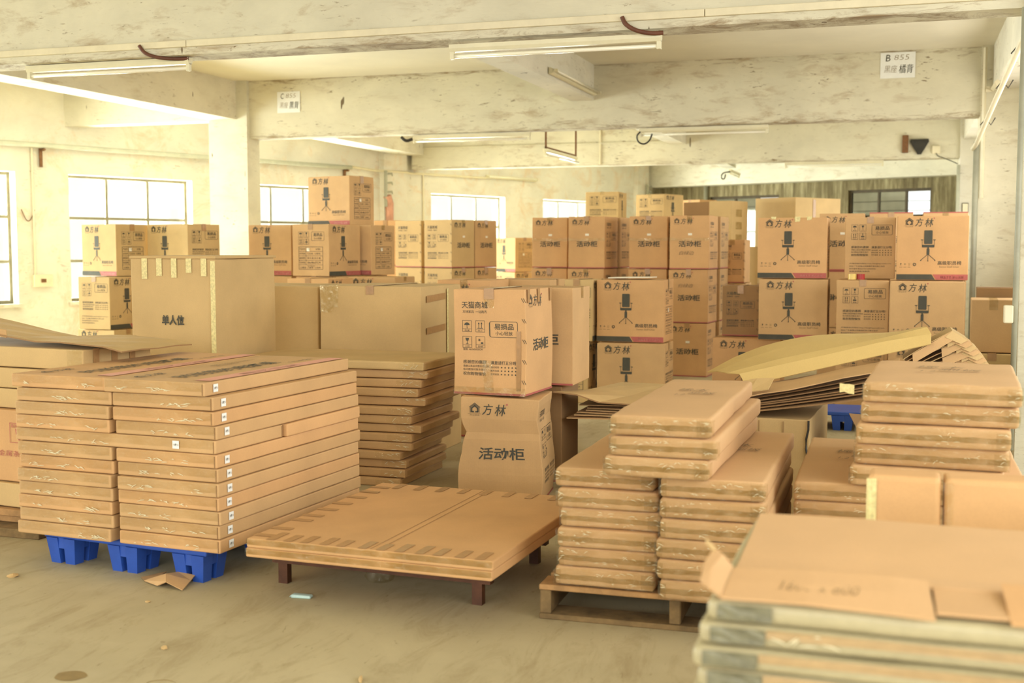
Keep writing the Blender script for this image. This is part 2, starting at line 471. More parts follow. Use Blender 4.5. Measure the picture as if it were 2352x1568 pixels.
# far concrete wall, skewed to the beams, with two old windows
GP = wallpt(8.55)
GA = R(-25.8)
GD = Vector((math.cos(GA), math.sin(GA), 0))
GN = Vector((GD.y, -GD.x, 0))              # towards the room
GO = GP - GN * 0.42
GWIN = [(1.5, 3.42, 1.0, 2.66), (5.15, 7.06, 1.0, 2.70)]
wall_with_holes('wall_back', GO, GD, GN, -0.6, 9.6, CEIL, GWIN, 0.22, M['greywall'])
for k, (a, e, z0, z1) in enumerate(GWIN):
    root = empty('window_%d' % (k + 20)); local(root, Vector((GO.x, GO.y, z0)) + GD * a - GN * 0.1, GD); struct(root)
    W, H = e - a, z1 - z0
    f = MB(); w = 0.06
    for (x0, zz0, x1, zz1) in ((0, 0, w, H), (W - w, 0, W, H), (w, 0, W - w, w), (w, H - w, W - w, H)):
        f.box(x0, -0.03, zz0, x1, 0.03, zz1, M['frame_dark'])
    f.build('window_frame', root)
    for i in (1, 2):
        b = MB(); x = W * (0.36, 0.69)[i - 1]; b.box(x - 0.025, -0.025, w, x + 0.025, 0.025, H - w, M['frame_dark']); b.build('mullion', root)
    for i in range(7):
        b = MB(); z = H - w - 0.2 * (i + 1); b.tube([(w, 0.05, z), (W * 0.5, 0.05, z + 0.006), (W - w, 0.05, z - 0.005)], 0.007, M['frame_dark'], 6); b.build('security_bar', root)
    g = MB(); g.box(w, -0.003, w, W * 0.69, 0.003, H - w, M['glass_dirty']); g.build('pane', root)
# the building across the yard, seen through the far windows
b = MB(); q = GO - GN * 5.0
b.box(-2, 0, 0, 14, 0.3, 2.05, M['plaster_dirty']); b.box(-2, 0.3, 2.05, 14, 0.6, 2.3, M['greywall'])
o = b.build('wall_outside'); local(o, q, GD); struct(o)

# beams and columns
def beam(x0, y0, z0, x1, y1, z1, m='plaster'): return slab('ceiling_beam', x0, y0, z0, x1, y1, z1, M[m])
beam(-19, 8.15, BEAM, 1.5, 8.45, CEIL, 'plaster_dirty')
beam(-8.46, 14.67, BEAM, 0.82, 14.93, CEIL, 'plaster_dirty')
beam(-11.48, 14.67, 3.18, -9.05, 14.93, CEIL)
beam(-8.86, 21.35, BEAM, 0.9, 21.65, CEIL, 'plaster_dirty')
for y0, y1 in ((-7, 8.15), (8.45, 14.67), (14.93, 21.35)):
    beam(-9.02, y0, 3.18, -8.62, y1, CEIL)
    beam(-3.94, y0, 3.26, -3.66, y1, CEIL)
    beam(0.92, y0, 3.21, 1.42, y1, CEIL, 'plaster')
beam(-3.94, 21.65, 3.26, -3.66, 28.1, CEIL)
b = MB(); b.box(0, 0, 2.92, 8.6, 0.40, CEIL, M['plaster']); o = b.build('ceiling_beam'); local(o, GP, GD); struct(o)
def column(x0, y0, x1, y1, m='column'):
    return slab('concrete_column', x0, y0, 0, x1, y1, CEIL, M[m])
column(-9.05, 14.60, -8.46, 14.93)
column(0.80, 14.60, 1.50, 15.10, 'plaster_col')
column(0.87, 21.25, 1.50, 21.75, 'plaster')
column(0.70, 8.10, 1.50, 8.50, 'plaster_col')
wall_with_holes('wall_right', Vector((1.50, 8.3, 0)), Vector((0, 1, 0)), Vector((-1, 0, 0)), 0, 19, CEIL, [(0.9, 5.7, 1.4, 2.8), (7.5, 12.3, 1.4, 2.8)], 0.2, M['plaster_col'])
# pilasters on the window wall
for t, w in ((-0.62, 0.62), (8.1, 0.5)):
    b = MB(); b.box(-w / 2, -0.12, 0, w / 2, 0.05, CEIL, M['plaster_wall'])
    o = b.build('wall_pilaster'); local(o, wallpt(t), WD); struct(o)
b = MB(); b.box(-9.4, 21.31, 3.30, -3.94, 21.352, 3.32, M['plaster_dirty']); struct(b.build('trim_1'))
# ------------------------------------------------------------------ printing on cartons
_tc = {}
def glyphs(s, bold=0.0):
    """flat letter shapes of a string: (points, faces, width, height) with the lower left corner at 0, 0"""
    k = (s, bold)
    if k in _tc: return _tc[k]
    c = bpy.data.curves.new('lettering', 'FONT'); c.body = s; c.resolution_u = 2; c.offset = bold
    o = bpy.data.objects.new('lettering', c); COL.objects.link(o)
    bpy.context.view_layer.update()
    dg = bpy.context.evaluated_depsgraph_get()
    ev = o.evaluated_get(dg); me = ev.to_mesh()
    vs = [(v.co.x, v.co.y) for v in me.vertices]; fs = [list(p.vertices) for p in me.polygons]
    ev.to_mesh_clear()
    bpy.data.objects.remove(o); bpy.data.curves.remove(c)
    x0 = min(v[0] for v in vs); x1 = max(v[0] for v in vs); y0 = min(v[1] for v in vs); y1 = max(v[1] for v in vs)
    vs = [(x - x0, y - y0) for x, y in vs]
    _tc[k] = (vs, fs, x1 - x0, y1 - y0)
    return _tc[k]

class Print:
    """flat artwork in metres, u to the right and v up"""
    def __init__(self): self.v, self.f, self.m, self.z, self.zn = [], [], [], [], 'brand_print'
    def zone(self, name): self.zn = name
    def poly(self, pts, m):
        o = len(self.v); self.v += list(pts); self.f.append(list(range(o, o + len(pts)))); self.m.append(m); self.z.append(self.zn)
    def rect(self, u0, v0, u1, v1, m): self.poly([(u0, v0), (u1, v0), (u1, v1), (u0, v1)], m)
    def rrect(self, u0, v0, u1, v1, r, m, n=4):
        pts = []
        for cx, cy, a in ((u1 - r, v0 + r, -90), (u1 - r, v1 - r, 0), (u0 + r, v1 - r, 90), (u0 + r, v0 + r, 180)):
            for k in range(n + 1):
                t = R(a + 90 * k / n); pts.append((cx + r * math.cos(t), cy + r * math.sin(t)))
        self.poly(pts, m)
    def line(self, pts, w, m, close=False):
        pts = list(pts)
        if close: pts.append(pts[0])
        for (x0, y0), (x1, y1) in zip(pts[:-1], pts[1:]):
            d = math.hypot(x1 - x0, y1 - y0)
            if d < 1e-6: continue
            nx, ny = -(y1 - y0) / d * w / 2, (x1 - x0) / d * w / 2
            ex, ey = (x1 - x0) / d * w * 0.3, (y1 - y0) / d * w * 0.3
            self.poly([(x0 - nx - ex, y0 - ny - ey), (x1 - nx + ex, y1 - ny + ey), (x1 + nx + ex, y1 + ny + ey), (x0 + nx - ex, y0 + ny - ey)], m)
    def frame(self, u0, v0, u1, v1, w, m, r=0.0):
        if r:
            pts = []
            for cx, cy, a in ((u1 - r, v0 + r, -90), (u1 - r, v1 - r, 0), (u0 + r, v1 - r, 90), (u0 + r, v0 + r, 180)):
                for k in range(4):
                    t = R(a + 30 * k); pts.append((cx + r * math.cos(t), cy + r * math.sin(t)))
            self.line(pts, w, m, True)
        else: self.line([(u0, v0), (u1, v0), (u1, v1), (u0, v1)], w, m, True)
    def text(self, s, u0, v0, u1, v1, m, bold=0.0, shear=0.0):
        vs, fs, W, H = glyphs(s, bold)
        o = len(self.v)
        self.v += [(u0 + x / W * (u1 - u0) + shear * (y / H - 0.5) * (v1 - v0), v0 + y / H * (v1 - v0)) for x, y in vs]
        for f in fs: self.f.append([i + o for i in f]); self.m.append(m); self.z.append(self.zn)
    def star(self, cx, cy, r, m):
        pts = []
        for k in range(10):
            t = R(90 + 36 * k); q = r if k % 2 == 0 else r * 0.42
            pts.append((cx + q * math.cos(t), cy + q * math.sin(t)))
        for k in range(5):
            self.poly([(cx, cy), pts[(2 * k - 1) % 10], pts[2 * k], pts[2 * k + 1]], m)
    def disc(self, cx, cy, r, m, n=10): self.poly([(cx + r * math.cos(2 * PI * k / n), cy + r * math.sin(2 * PI * k / n)) for k in range(n)], m)
    def place(self, mb, fn, zone=None):
        """fn maps (u, v) to a 3D point"""
        mats = {}
        for f, m, z in zip(self.f, self.m, self.z):
            if zone is None or z == zone: mats.setdefault(m, []).append(f)
        for m, fs in mats.items():
            idx = sorted({i for f in fs for i in f}); rm = {i: k for k, i in enumerate(idx)}
            mb.add([fn(*self.v[i]) for i in idx], [[rm[i] for i in f] for f in fs], M[m])
    def apply(self, parent, fn, deform=None):
        """one child mesh per printed zone"""
        for z in dict.fromkeys(self.z):
            mb = MB(); self.place(mb, fn, z); mb.build(z, parent, deform=deform)

def logo(P, u, v, s, m='ink'):
    """house emblem with the two brush characters, s = emblem width"""
    P.line([(u - s * 0.50, v + s * 0.18), (u, v + s * 0.56), (u + s * 0.50, v + s * 0.18)], s * 0.055, m)
    P.line([(u - s * 0.42, v + s * 0.14), (u, v + s * 0.46), (u + s * 0.42, v + s * 0.14), (u + s * 0.42, v - s * 0.32)], s * 0.05, m)
    P.line([(u - s * 0.42, v + s * 0.14), (u - s * 0.42, v - s * 0.32)], s * 0.05, m)
    P.line([(u - s * 0.10, v - s * 0.24), (u - s * 0.29, v - s * 0.24), (u - s * 0.29, v + s * 0.08), (u, v + s * 0.32), (u + s * 0.29, v + s * 0.08), (u + s * 0.29, v - s * 0.24), (u + s * 0.10, v - s * 0.24)], s * 0.13, m)
    P.line([(u - s * 0.62, v - s * 0.44), (u - s * 0.2, v - s * 0.37), (u + s * 0.2, v - s * 0.37), (u + s * 0.62, v - s * 0.44)], s * 0.03, 'ink_faint')
    P.text('办公家具', u - s * 0.46, v - s * 0.62, u + s * 0.46, v - s * 0.46, 'ink_faint')
    P.text('方', u + s * 0.78, v - s * 0.52, u + s * 1.66, v + s * 0.54, m, 0.006, 0.18)
    P.text('林', u + s * 1.92, v - s * 0.58, u + s * 2.92, v + s * 0.50, m, 0.008, 0.18)
    P.disc(u + s * 3.02, v + s * 0.52, s * 0.09, 'red')

def office_chair(P, cx, y0, y1, w, m='ink'):
    H = y1 - y0
    Y = lambda f: y0 + H * f
    P.rrect(cx - w * 0.28, Y(0.56), cx + w * 0.28, Y(1.0), w * 0.06, m)
    P.rrect(cx - w * 0.42, Y(0.45), cx + w * 0.42, Y(0.535), w * 0.05, m)
    for s in (-1, 1):
        P.rect(cx + s * w * 0.41 - w * 0.012, Y(0.50), cx + s * w * 0.41 + w * 0.012, Y(0.69), m)
        P.rect(cx + s * w * 0.42 - w * 0.08, Y(0.68), cx + s * w * 0.42 + w * 0.08, Y(0.705), m)
    P.rect(cx - w * 0.05, Y(0.40), cx + w * 0.05, Y(0.455), m)
    P.rect(cx - w * 0.095, Y(0.22), cx + w * 0.095, Y(0.41), m)
    P.line([(cx, Y(0.23)), (cx, Y(0.03))], w * 0.035, m)
    for s in (-1, 1):
        P.line([(cx + s * w * 0.03, Y(0.22)), (cx + s * w * 0.47, Y(0.045))], w * 0.04, m)
        P.disc(cx + s * w * 0.48, Y(0.03), w * 0.04, m)
    P.disc(cx, Y(0.015), w * 0.04, m)

def umbrella(P, x, y, s, m='ink'):
    P.poly([(x - s * .36, y)] + [(x + s * .36 * math.cos(t), y + s * .32 * math.sin(t)) for t in (2.6, 2.1, 1.57, 1.04, .52)] + [(x + s * .36, y)], m)
    P.line([(x, y), (x, y - s * .34), (x + s * .10, y - s * .38)], s * .05, m)
def glass_icon(P, x, y, s, m='ink'):
    P.poly([(x - s * .24, y + s * .36), (x - s * .16, y + s * .06), (x, y - s * .06), (x + s * .16, y + s * .06), (x + s * .24, y + s * .36)], m)
    P.line([(x, y), (x, y - s * .34)], s * .06, m); P.line([(x - s * .16, y - s * .36), (x + s * .16, y - s * .36)], s * .05, m)
def up_icon(P, x, y, s, m='ink'):
    for k in (-.18, .18):
        P.line([(x + k * s, y - s * .3), (x + k * s, y + s * .2)], s * .07, m)
        P.poly([(x + k * s - s * .12, y + s * .14), (x + k * s + s * .12, y + s * .14), (x + k * s, y + s * .38)], m)
    P.line([(x - s * .34, y - s * .36), (x + s * .34, y - s * .36)], s * .06, m)
def icon4(P, u0, v0, cw, chh, gap, m='ink', last='5', words=True):
    """two rows of two framed handling marks; (u0, v0) is the top left corner"""
    cells = [(0, 0), (1, 0), (0, 1), (1, 1)]
    for k, (i, j) in enumerate(cells):
        x0 = u0 + i * (cw + gap); y1 = v0 - j * (chh + gap)
        P.frame(x0, y1 - chh, x0 + cw, y1, cw * 0.035, m)
        cx, cy, s = x0 + cw / 2, y1 - chh * (0.40 if words else 0.5), cw * 0.85
        if k == 0: umbrella(P, cx, cy, s, m)
        elif k == 1: (up_icon if last != '5' else glass_icon)(P, cx, cy, s, m)
        elif k == 2: (glass_icon if last != '5' else up_icon)(P, cx, cy, s, m)
        elif last == '5':
            P.text('5', cx - s * .14, cy - s * .02, cx + s * .14, cy + s * .40, m, 0.01); P.rect(cx - s * .3, cy - s * .32, cx + s * .3, cy - s * .08, m)
        else:
            for a in range(8): P.line([(cx - s * .14, cy + s * .14), (cx - s * .14 + s * .17 * math.cos(a * PI / 4), cy + s * .14 + s * .17 * math.sin(a * PI / 4))], s * .03, m)
            P.disc(cx - s * .14, cy + s * .14, s * .09, m); P.rect(cx + s * .06, cy - s * .34, cx + s * .36, cy - s * .14, m)
        if words: P.text(('防潮', '向上', '小心轻放', '防晒')[k] if last != '5' else ('怕湿', '小心', '向上', '层叠')[k], cx - s * .3, y1 - chh * 0.96, cx + s * .3, y1 - chh * 0.80, m)
        if words and last != '5': P.line([(x0, y1 - chh * 0.74), (x0 + cw, y1 - chh * 0.74)], cw * .03, m)
def fragile(P, u0, v0, u1, v1, m='ink'):
    w, h = u1 - u0, v1 - v0
    P.frame(u0, v0, u1, v1, h * 0.03, m, h * 0.10)
    P.text('易损品', u0 + w * .16, v0 + h * .48, u1 - w * .14, v0 + h * .88, m, 0.01)
    P.text('小心轻放', u0 + w * .20, v0 + h * .12, u1 - w * .18, v0 + h * .38, m)
def thanks(P, u0, u1, um, v0, v1, m='ink'):
    """the thank-you lines on the left, five-star lines on the right"""
    H = v1 - v0
    P.text('感谢您的惠顾', u0, v1 - H * .24, u0 + (um - u0) * .86, v1, m, 0.006)
    P.text('请确认商品完整后再签收', u0, v1 - H * .46, u0 + (um - u0) * .96, v1 - H * .31, m)
    P.text('有问题及时联系我们', u0, v1 - H * .68, u0 + (um - u0) * .84, v1 - H * .53, m)
    P.text('祝你购物愉快', u0, v0, u0 + (um - u0) * .84, v0 + H * .24, m, 0.006)
    P.text('满意请打五分哦!', um, v1 - H * .26, u1, v1 - H * .01, m, 0.006)
    for k in range(3):
        y = v1 - H * (.43 + .225 * k)
        P.text(('描述相符:', '服务态度:', '发货速度:')[k], um, y - H * .06, um + (u1 - um) * .34, y + H * .07, m)
        for j in range(5): P.star(um + (u1 - um) * (.42 + .135 * j), y, H * .075, m)

def art_chair_front(a, h):
    P = Print()
    P.zone('brand_emblem'); logo(P, a * .17, h * .893, .070)
    P.zone('chair_picture'); office_chair(P, a * .44, h * .29, h * .77, .126)
    P.zone('product_name'); P.text('高级职员椅', a * .575, h * .236, a * .905, h * .298, 'ink', 0.008)
    P.text('Senior Staff Chair', a * .60, h * .195, a * .875, h * .222, 'ink_faint')
    P.zone('care_marks_print')
    for k, fn in enumerate((glass_icon, umbrella, up_icon)):
        fn(P, a * (.065 + .058 * k), h * .243, .026, 'ink_faint' if k else 'ink'); P.rect(a * (.045 + .058 * k), h * .196, a * (.085 + .058 * k), h * .203, 'ink_faint')
    P.zone('recycling_mark')
    for k in range(3):
        t = 2 * PI * k / 3 + .5
        P.line([(a * .255 + .013 * math.cos(t), h * .242 + .013 * math.sin(t)), (a * .255 + .013 * math.cos(t + 1.5), h * .242 + .013 * math.sin(t + 1.5))], .007, 'ink')
    P.zone('dark_band'); P.poly([(0.003, 0.004), (a * .545, 0.004), (a * .495, h * .09), (0.003, h * .09)], 'ink')
    P.zone('red_band'); P.poly([(a * .56, 0.004), (a - .003, 0.004), (a - .003, h * .09), (a * .51, h * .09)], 'red')
    P.text('精品工艺·匠心品质', a * .62, h * .025, a * .94, h * .063, 'pink_text')
    return P
def art_handling(a, h):
    P = Print()
    P.zone('handling_print'); icon4(P, a * .13, h * .87, a * .125, h * .105, .016, last='5')
    P.zone('fragile_print'); fragile(P, a * .53, h * .705, a * .93, h * .865)
    P.zone('thank_you_print'); thanks(P, a * .13, a * .93, a * .53, h * .365, h * .53)
    P.zone('address_print')
    for k, s in enumerate(('天猫旗舰店网址:http://fanglinjj.tmall.com', '地址:广东省佛山市顺德区龙江镇工业区', '售后服务电话:0757-00000000', '登录官网查询真伪')):
        P.text(s, a * .10, h * (.235 - .042 * k), a * (.92, .80, .62, .50)[k], h * (.257 - .042 * k), 'ink')
    return P
def art_table(a, h):
    P = Print()
    P.zone('handling_print'); icon4(P, a * .17, h * .845, a * .125, h * .105, .016, last='5')
    P.zone('fragile_print'); fragile(P, a * .53, h * .68, a * .87, h * .845)
    P.zone('order_table')
    u0, u1, v0, v1 = a * .18, a * .83, h * .13, h * .56
    P.frame(u0, v0, u1, v1, .0035, 'ink')
    for k in range(1, 5): P.line([(u0, v0 + (v1 - v0) * k / 5), (u1, v0 + (v1 - v0) * k / 5)], .0028, 'ink')
    P.line([(u0 + (u1 - u0) * .30, v0 + (v1 - v0) / 5), (u0 + (u1 - u0) * .30, v1)], .0028, 'ink')
    for k, s in enumerate(('产品型号', '扶手颜色', '面料颜色', '包装规格')):
        y = v1 - (v1 - v0) * (k + .5) / 5
        P.text(s, u0 + .008, y - .010, u0 + (u1 - u0) * .27, y + .010, 'ink')
        P.text(('号     2张', '口白色  口黑色', '黑 红 蓝 绿 灰 橘', '58x48x57CM')[k], u0 + (u1 - u0) * .36, y - .010, u1 - .03, y + .010, 'ink')
    P.text('生产批次', u0 + (u1 - u0) * .36, v0 + h * .052, u0 + (u1 - u0) * .66, v0 + h * .072, 'ink')
    P.text('口套装  口散装  口其他', u0 + .02, v0 + .010, u1 - .03, v0 + .028, 'ink')
    P.rect(u0 + (u1 - u0) * .33, v1 - .048, u0 + (u1 - u0) * .45, v1 - .012, 'white')
    return P
def art_cabinet_front(a, h, note=False, flip=False, sticker=True):
    P = Print()
    P.zone('brand_emblem'); logo(P, a * .18, h * .885, .062)
    P.zone('product_name'); P.text('活动柜', a * .23, h * .41, a * .80, h * .525, 'ink', 0.018)
    P.zone('sticker')
    if sticker: P.rect(a * .47, h * .625, a * .57, h * .665, 'white')
    P.zone('handwriting')
    if note: P.text('白绿边', a * .26, h * (.265 if note == 1 else .66), a * .62, h * (.335 if note == 1 else .73), 'pencil', -0.006, .3)
    P.zone('red_band'); P.rect(0.002, 0.002, a - .002, h * .022, 'red')
    if flip: P.v = [(a - u, h - v) for u, v in P.v]
    return P
def art_cabinet_side(a, h, band=True):
    P = Print()
    P.zone('store_name'); P.text('天猫商城', a * .12, h * .81, a * .48, h * .875, 'ink', 0.004)
    P.text('方林家具  一站购齐', a * .13, h * .765, a * .47, h * .793, 'ink')
    P.zone('handling_print'); icon4(P, a * .125, h * .695, a * .125, h * .105, a * .06, last='x')
    P.zone('fragile_print'); fragile(P, a * .50, h * .545, a * .88, h * .69)
    P.zone('size_print'); P.text('规格: 46X40X50CM', a * .13, h * .415, a * .40, h * .437, 'ink')
    P.zone('thank_you_print'); thanks(P, a * .13, a * .87, a * .51, h * .18, h * .325)
    P.zone('red_band')
    if band: P.rect(0.002, 0.002, a - .002, h * .022, 'red')
    for k in range(5):
        y = h * (.895 - .19 * k); P.zone('staple_mark' + '.%03d' % k)
        for s in (0, .012): P.line([(a * .945 + s, y + .008), (a * .975 + s, y - .014)], .003, 'ink')
    return P
ART = {'chair': art_chair_front, 'handling': art_handling, 'table': art_table, 'cabinet': art_cabinet_front,
       'cabinet_note': lambda a, h: art_cabinet_front(a, h, 1), 'cabinet_note2': lambda a, h: art_cabinet_front(a, h, 2, False, False), 'cabinet_flip': lambda a, h: art_cabinet_front(a, h, False, True),
       'cabinet_plain': lambda a, h: art_cabinet_front(a, h, False, False, False), 'store': art_cabinet_side}
PARTNAME = {'chair': 'chair_print', 'handling': 'handling_print', 'table': 'order_table_print', 'store': 'handling_print'}

def face_fn(side, a, b, e=0.0016):
    if side == 'F': return lambda u, v: (u - a / 2, -b / 2 - e, v)
    if side == 'R': return lambda u, v: (a / 2 + e, u - b / 2, v)
    if side == 'L': return lambda u, v: (-a / 2 - e, b / 2 - u, v)
    if side == 'B': return lambda u, v: (a / 2 - u, b / 2 + e, v)

def carton(name, label, cat, q, group=None, F=None, Rr=None, mat='card', wob=0.0, cuts=0, tape=True, deform=None, seed=None, lid=False):
    """q = (x, y, base z, yaw in degrees, width of the left visible face, width of the right visible face, height)"""
    x, y, z, yaw, a, b, h = q
    sd = seed if seed is not None else int(abs(x * 917 + y * 313 + z * 71)) % 997
    m = MB(); m.bm(bevel_box(a, b, h - (.0045 if tape else .001), 0.006, 2, cuts, wob, sd, 0.003), M[mat])
    o = m.build(name, None, (x, y, z), R(yaw), False, deform)
    tag(o, label, cat, group)
    for side, art, w in (('F', F, a), ('R', Rr, b)):
        if art:
            ART[art](w, h).apply(o, face_fn(side, a, b, 0.0016), deform)
    if tape:
        t = MB(); e = 0.0025; w = 0.03; r2 = random.Random(sd); dn = r2.uniform(.05, .09)
        if a >= b:
            rows = [[(-a / 2 - e, s, h - dn) for s in (-w, w)], [(-a / 2 - e, s, h - .002) for s in (-w, w)], [(a / 2 + e, s, h - .002) for s in (-w, w)], [(a / 2 + e, s, h - dn) for s in (-w, w)]]
        else:
            rows = [[(s, -b / 2 - e, h - dn) for s in (w, -w)], [(s, -b / 2 - e, h - .002) for s in (w, -w)], [(s, b / 2 + e, h - .002) for s in (w, -w)], [(s, b / 2 + e, h - dn) for s in (w, -w)]]
        t.sheet(rows, 0.0006, M['tape_tan' if sd % 3 else 'film'])
        t.build('packing_tape', o, deform=deform)
    return o
# ------------------------------------------------------------------ printed cartons standing around the hall
GC, GB = 'printed chair cartons', 'printed cabinet cartons'
def chair(label, q, F=None, Rr=None, **k): return carton('chair_carton', label, 'carton', q, GC, F, Rr, **k)
def cabinet(label, q, F=None, Rr=None, **k): return carton('cabinet_carton', label, 'carton', q, GB, F, Rr, **k)

# right hand group in front of the concrete wall
chair('chair carton at top right of the stacks, its front to us, nearest the right column', (0.260, 11.730, 1.16, 0, 0.612, 0.456, 0.58), 'chair', 'table', cuts=4, wob=.003, mat='card_warm')
chair('chair carton under the top right one, its lower front hidden by bent cardboard', (0.222, 11.510, 0.58, 0, 0.632, 0.456, 0.58), 'chair', 'table', cuts=4, wob=.003)
chair('chair carton on the floor at the bottom of the rightmost carton stack', (0.222, 11.520, 0.0, 0, 0.630, 0.456, 0.58), 'chair')
chair('carton turned to its handling marks, left of the top right chair carton', (-0.285, 12.116, 1.16, 0, 0.456, 0.635, 0.58), 'handling', cuts=4, wob=.003)
chair('carton turned to its handling marks with two tape rolls standing on it', (-0.331, 11.770, 0.58, 0, 0.465, 0.635, 0.58), 'handling', cuts=4, wob=.003)
chair('floor carton under the handling-mark carton that carries the tape rolls', (-0.331, 11.790, 0.0, 0, 0.462, 0.63, 0.58), 'handling')
o = chair('top chair carton with white tape scraps along its top edge, right of centre', (-0.992, 11.968, 1.16, 0.1, 0.644, 0.456, 0.58), 'chair', 'table', cuts=4, wob=.003, mat='card_warm')
for k, (x, w) in enumerate(((-.20, .05), (.02, .055), (.13, .05))):
    m = MB(); m.sheet([[(x, -.2315, .583), (x + w, -.2315, .583)], [(x + .004, -.2315, .583 - (.02, .05, .035)[k]), (x + w - .006, -.2315, .583 - (.025, .045, .03)[k])]], .001, M['tape_pale']); m.build('tape_scrap', o)
chair('chair carton below the one with white tape scraps, red strip cut off by bent board', (-0.969, 11.864, 0.58, 0.6, 0.637, 0.456, 0.58), 'chair', 'table', cuts=4, wob=.003)
chair('floor carton with pale top edge and only its logo showing, behind the bent beige board', (-1.410, 11.986, 0.0, 0.3, 0.655, 0.456, 0.58), 'chair', mat='card_warm')
cabinet('shaded short carton with fragile mark, left of the second chair carton at right', (-1.507, 12.254, 0.58, 0, 0.362, 0.400, 0.50), 'store', mat='card_dark')  # its shade is painted in by the darker cardboard
cabinet('cabinet carton seen in the gap behind the right chair cartons, brand upright', (-0.610, 13.460, 1.21, 0.3, 0.46, 0.460, 0.605), 'cabinet')
cabinet('upside-down cabinet carton in the gap behind the right chair cartons', (-0.610, 13.470, 0.605, 0.3, 0.46, 0.460, 0.605), 'cabinet_flip')
cabinet('floor cabinet carton at the bottom of the gap behind the right chair cartons', (-0.610, 13.470, 0.0, 0.3, 0.46, 0.460, 0.605), 'cabinet')
for k, (x, w) in enumerate(((-0.115, .44), (0.42, .44))):
    cabinet(('upside-down cabinet carton, only its red top band showing above the handling-mark carton', 'upside-down cabinet carton, only its red band showing above the top right chair carton')[k], (x, 13.5, 1.215, 0, w, .46, .605), 'cabinet_flip')
    lo = cabinet(('hidden cabinet carton under the red banded one behind the handling-mark carton', 'hidden cabinet carton under the red banded one behind the right chair carton')[k], (x, 13.5, 0.605, 0, w, .46, .605))
    lo = cabinet(('floor cabinet carton of the stack behind the handling-mark carton', 'floor cabinet carton of the stack behind the right chair carton')[k], (x, 13.5, 0.0, 0, w, .46, .605))
    b = MB(); b.box(-w / 2, -.23, 0, w / 2, .23, .003, M['red'])

# chair cartons in the middle
chair('upper middle chair carton with dark strip and red strip, a white sheet on top', (-2.373, 11.160, 0.58, -0.7, 0.636, 0.457, 0.58), 'chair', 'table', cuts=5, wob=.005, mat='card_warm')
chair('lower middle chair carton, its chair picture half hidden by loose cardboard', (-2.346, 11.060, 0.0, -0.1, 0.631, 0.456, 0.58), 'chair', 'handling', cuts=5, wob=.004)
chair('taped carton with small fragile mark, left of the upper middle chair carton', (-2.87, 11.12, 0.58, -3, 0.32, 0.42, 0.58), 'handling', 'chair', cuts=4, wob=.004, mat='card_olive')
chair('pale narrow carton below the taped one, left of the lower middle chair carton', (-2.90, 11.12, 0.0, -4, 0.30, 0.40, 0.58), 'table', 'chair', mat='card_olive')

# two rows of cabinet cartons in the middle distance
for k, (q, lab, f) in enumerate((
    ((-4.032, 14.201, 0.1, 0.440, 0.460), 'leftmost cabinet stack of the middle row', 'cabinet'),
    ((-3.475, 13.900, -6.0, 0.450, 0.470), 'second cabinet stack of the middle row', 'cabinet'),
    ((-2.785, 13.964, 0.2, 0.450, 0.460), 'third cabinet stack of the middle row', 'cabinet'),
    ((-2.260, 13.759, -4.0, 0.452, 0.470), 'rightmost cabinet stack of the middle row', 'cabinet'))):
    x, y, yaw, a, b = q
    for lv, nm in ((2, 'top'), (1, 'middle'), (0, 'bottom')):
        art = f
        if k == 3: art = ('cabinet', 'cabinet_note2', 'cabinet_note')[lv]
        o = cabinet('%s carton of the %s' % (nm, lab), (x + .008 * (lv - 1), y + .01 * (lv % 2), 0.605 * lv, yaw, a, b, 0.605), art, 'store', cuts=3 if lv else 0, wob=.004, mat='card_warm')
        if lv == 2:
            m = MB(); m.sheet([[(-a / 2 - .002, -b / 2 - .006, .35), (0, -b / 2 - .006, .347), (a / 2 + .004, -b / 2 - .006, .352)], [(-a / 2 - .002, -b / 2 - .006, .318), (0, -b / 2 - .006, .316), (a / 2 + .004, -b / 2 - .006, .32)]], .0008, M['gloss']); m.build('strapping_tape', o)
for k, (x, y) in enumerate(((-3.40, 14.41), (-2.20, 14.27))):
    for lv, nm in ((2, 'top'), (1, 'middle'), (0, 'floor')):
        cabinet('%s cabinet carton hidden but for its side, behind the %s middle-row stack' % (nm, ('second', 'rightmost')[k]), (x, y, 0.605 * lv, (-6, -4)[k], .45, .46, 0.605), None, 'store')
cabinet('far pale cabinet carton showing a sliver of its side right of the middle row', (-1.93, 14.85, 1.03, -1.4, .30, .46, .52), 'store', mat='card_warm')
cabinet('large carton under the far pale sliver carton right of the middle row', (-1.93, 14.85, 0.0, -1.4, .34, .46, 1.03))

# cabinet cartons near the windows, left of centre
for lv, nm in ((2, 'top'), (1, 'middle'), (0, 'bottom')):
    yw = -20.4
    cabinet('%s cabinet carton of the sunlit stack at left of centre' % nm, (-5.945, 14.566, 0.6 * lv, yw, .455, .43, 0.6), 'store', 'cabinet', mat='card_olive')
    cabinet('%s cabinet carton of the corner stack, one face sunlit and one shaded' % nm, (-5.443, 14.330, 0.6 * lv, yw, .464, .435, 0.6), 'store', 'cabinet', mat='card_olive')
    cabinet('%s cabinet carton behind the sunlit corner stack, brand face right' % nm, (-5.443 + .156, 14.33 + .42, 0.6 * lv, yw, .464, .435, 0.6), None, 'cabinet')
for lv, nm in ((2, 'top'), (1, 'middle'), (0, 'bottom')):
    cabinet('%s cabinet carton squeezed in shade left of the sunlit stack' % nm, (-6.52, 15.02, 0.605 * lv, -4, .34, .42, 0.605), 'store', mat='card_warm')
chair('far chair carton under the second window, chair picture turned aslant', (-6.282, 19.669, 1.04, -36.9, 0.596, 0.40, 0.58), 'chair', 'table')
chair('far carton beneath the aslant chair carton under the second window', (-6.282, 19.669, 0.46, -36.9, 0.62, 0.44, 0.58), 'handling', 'chair')
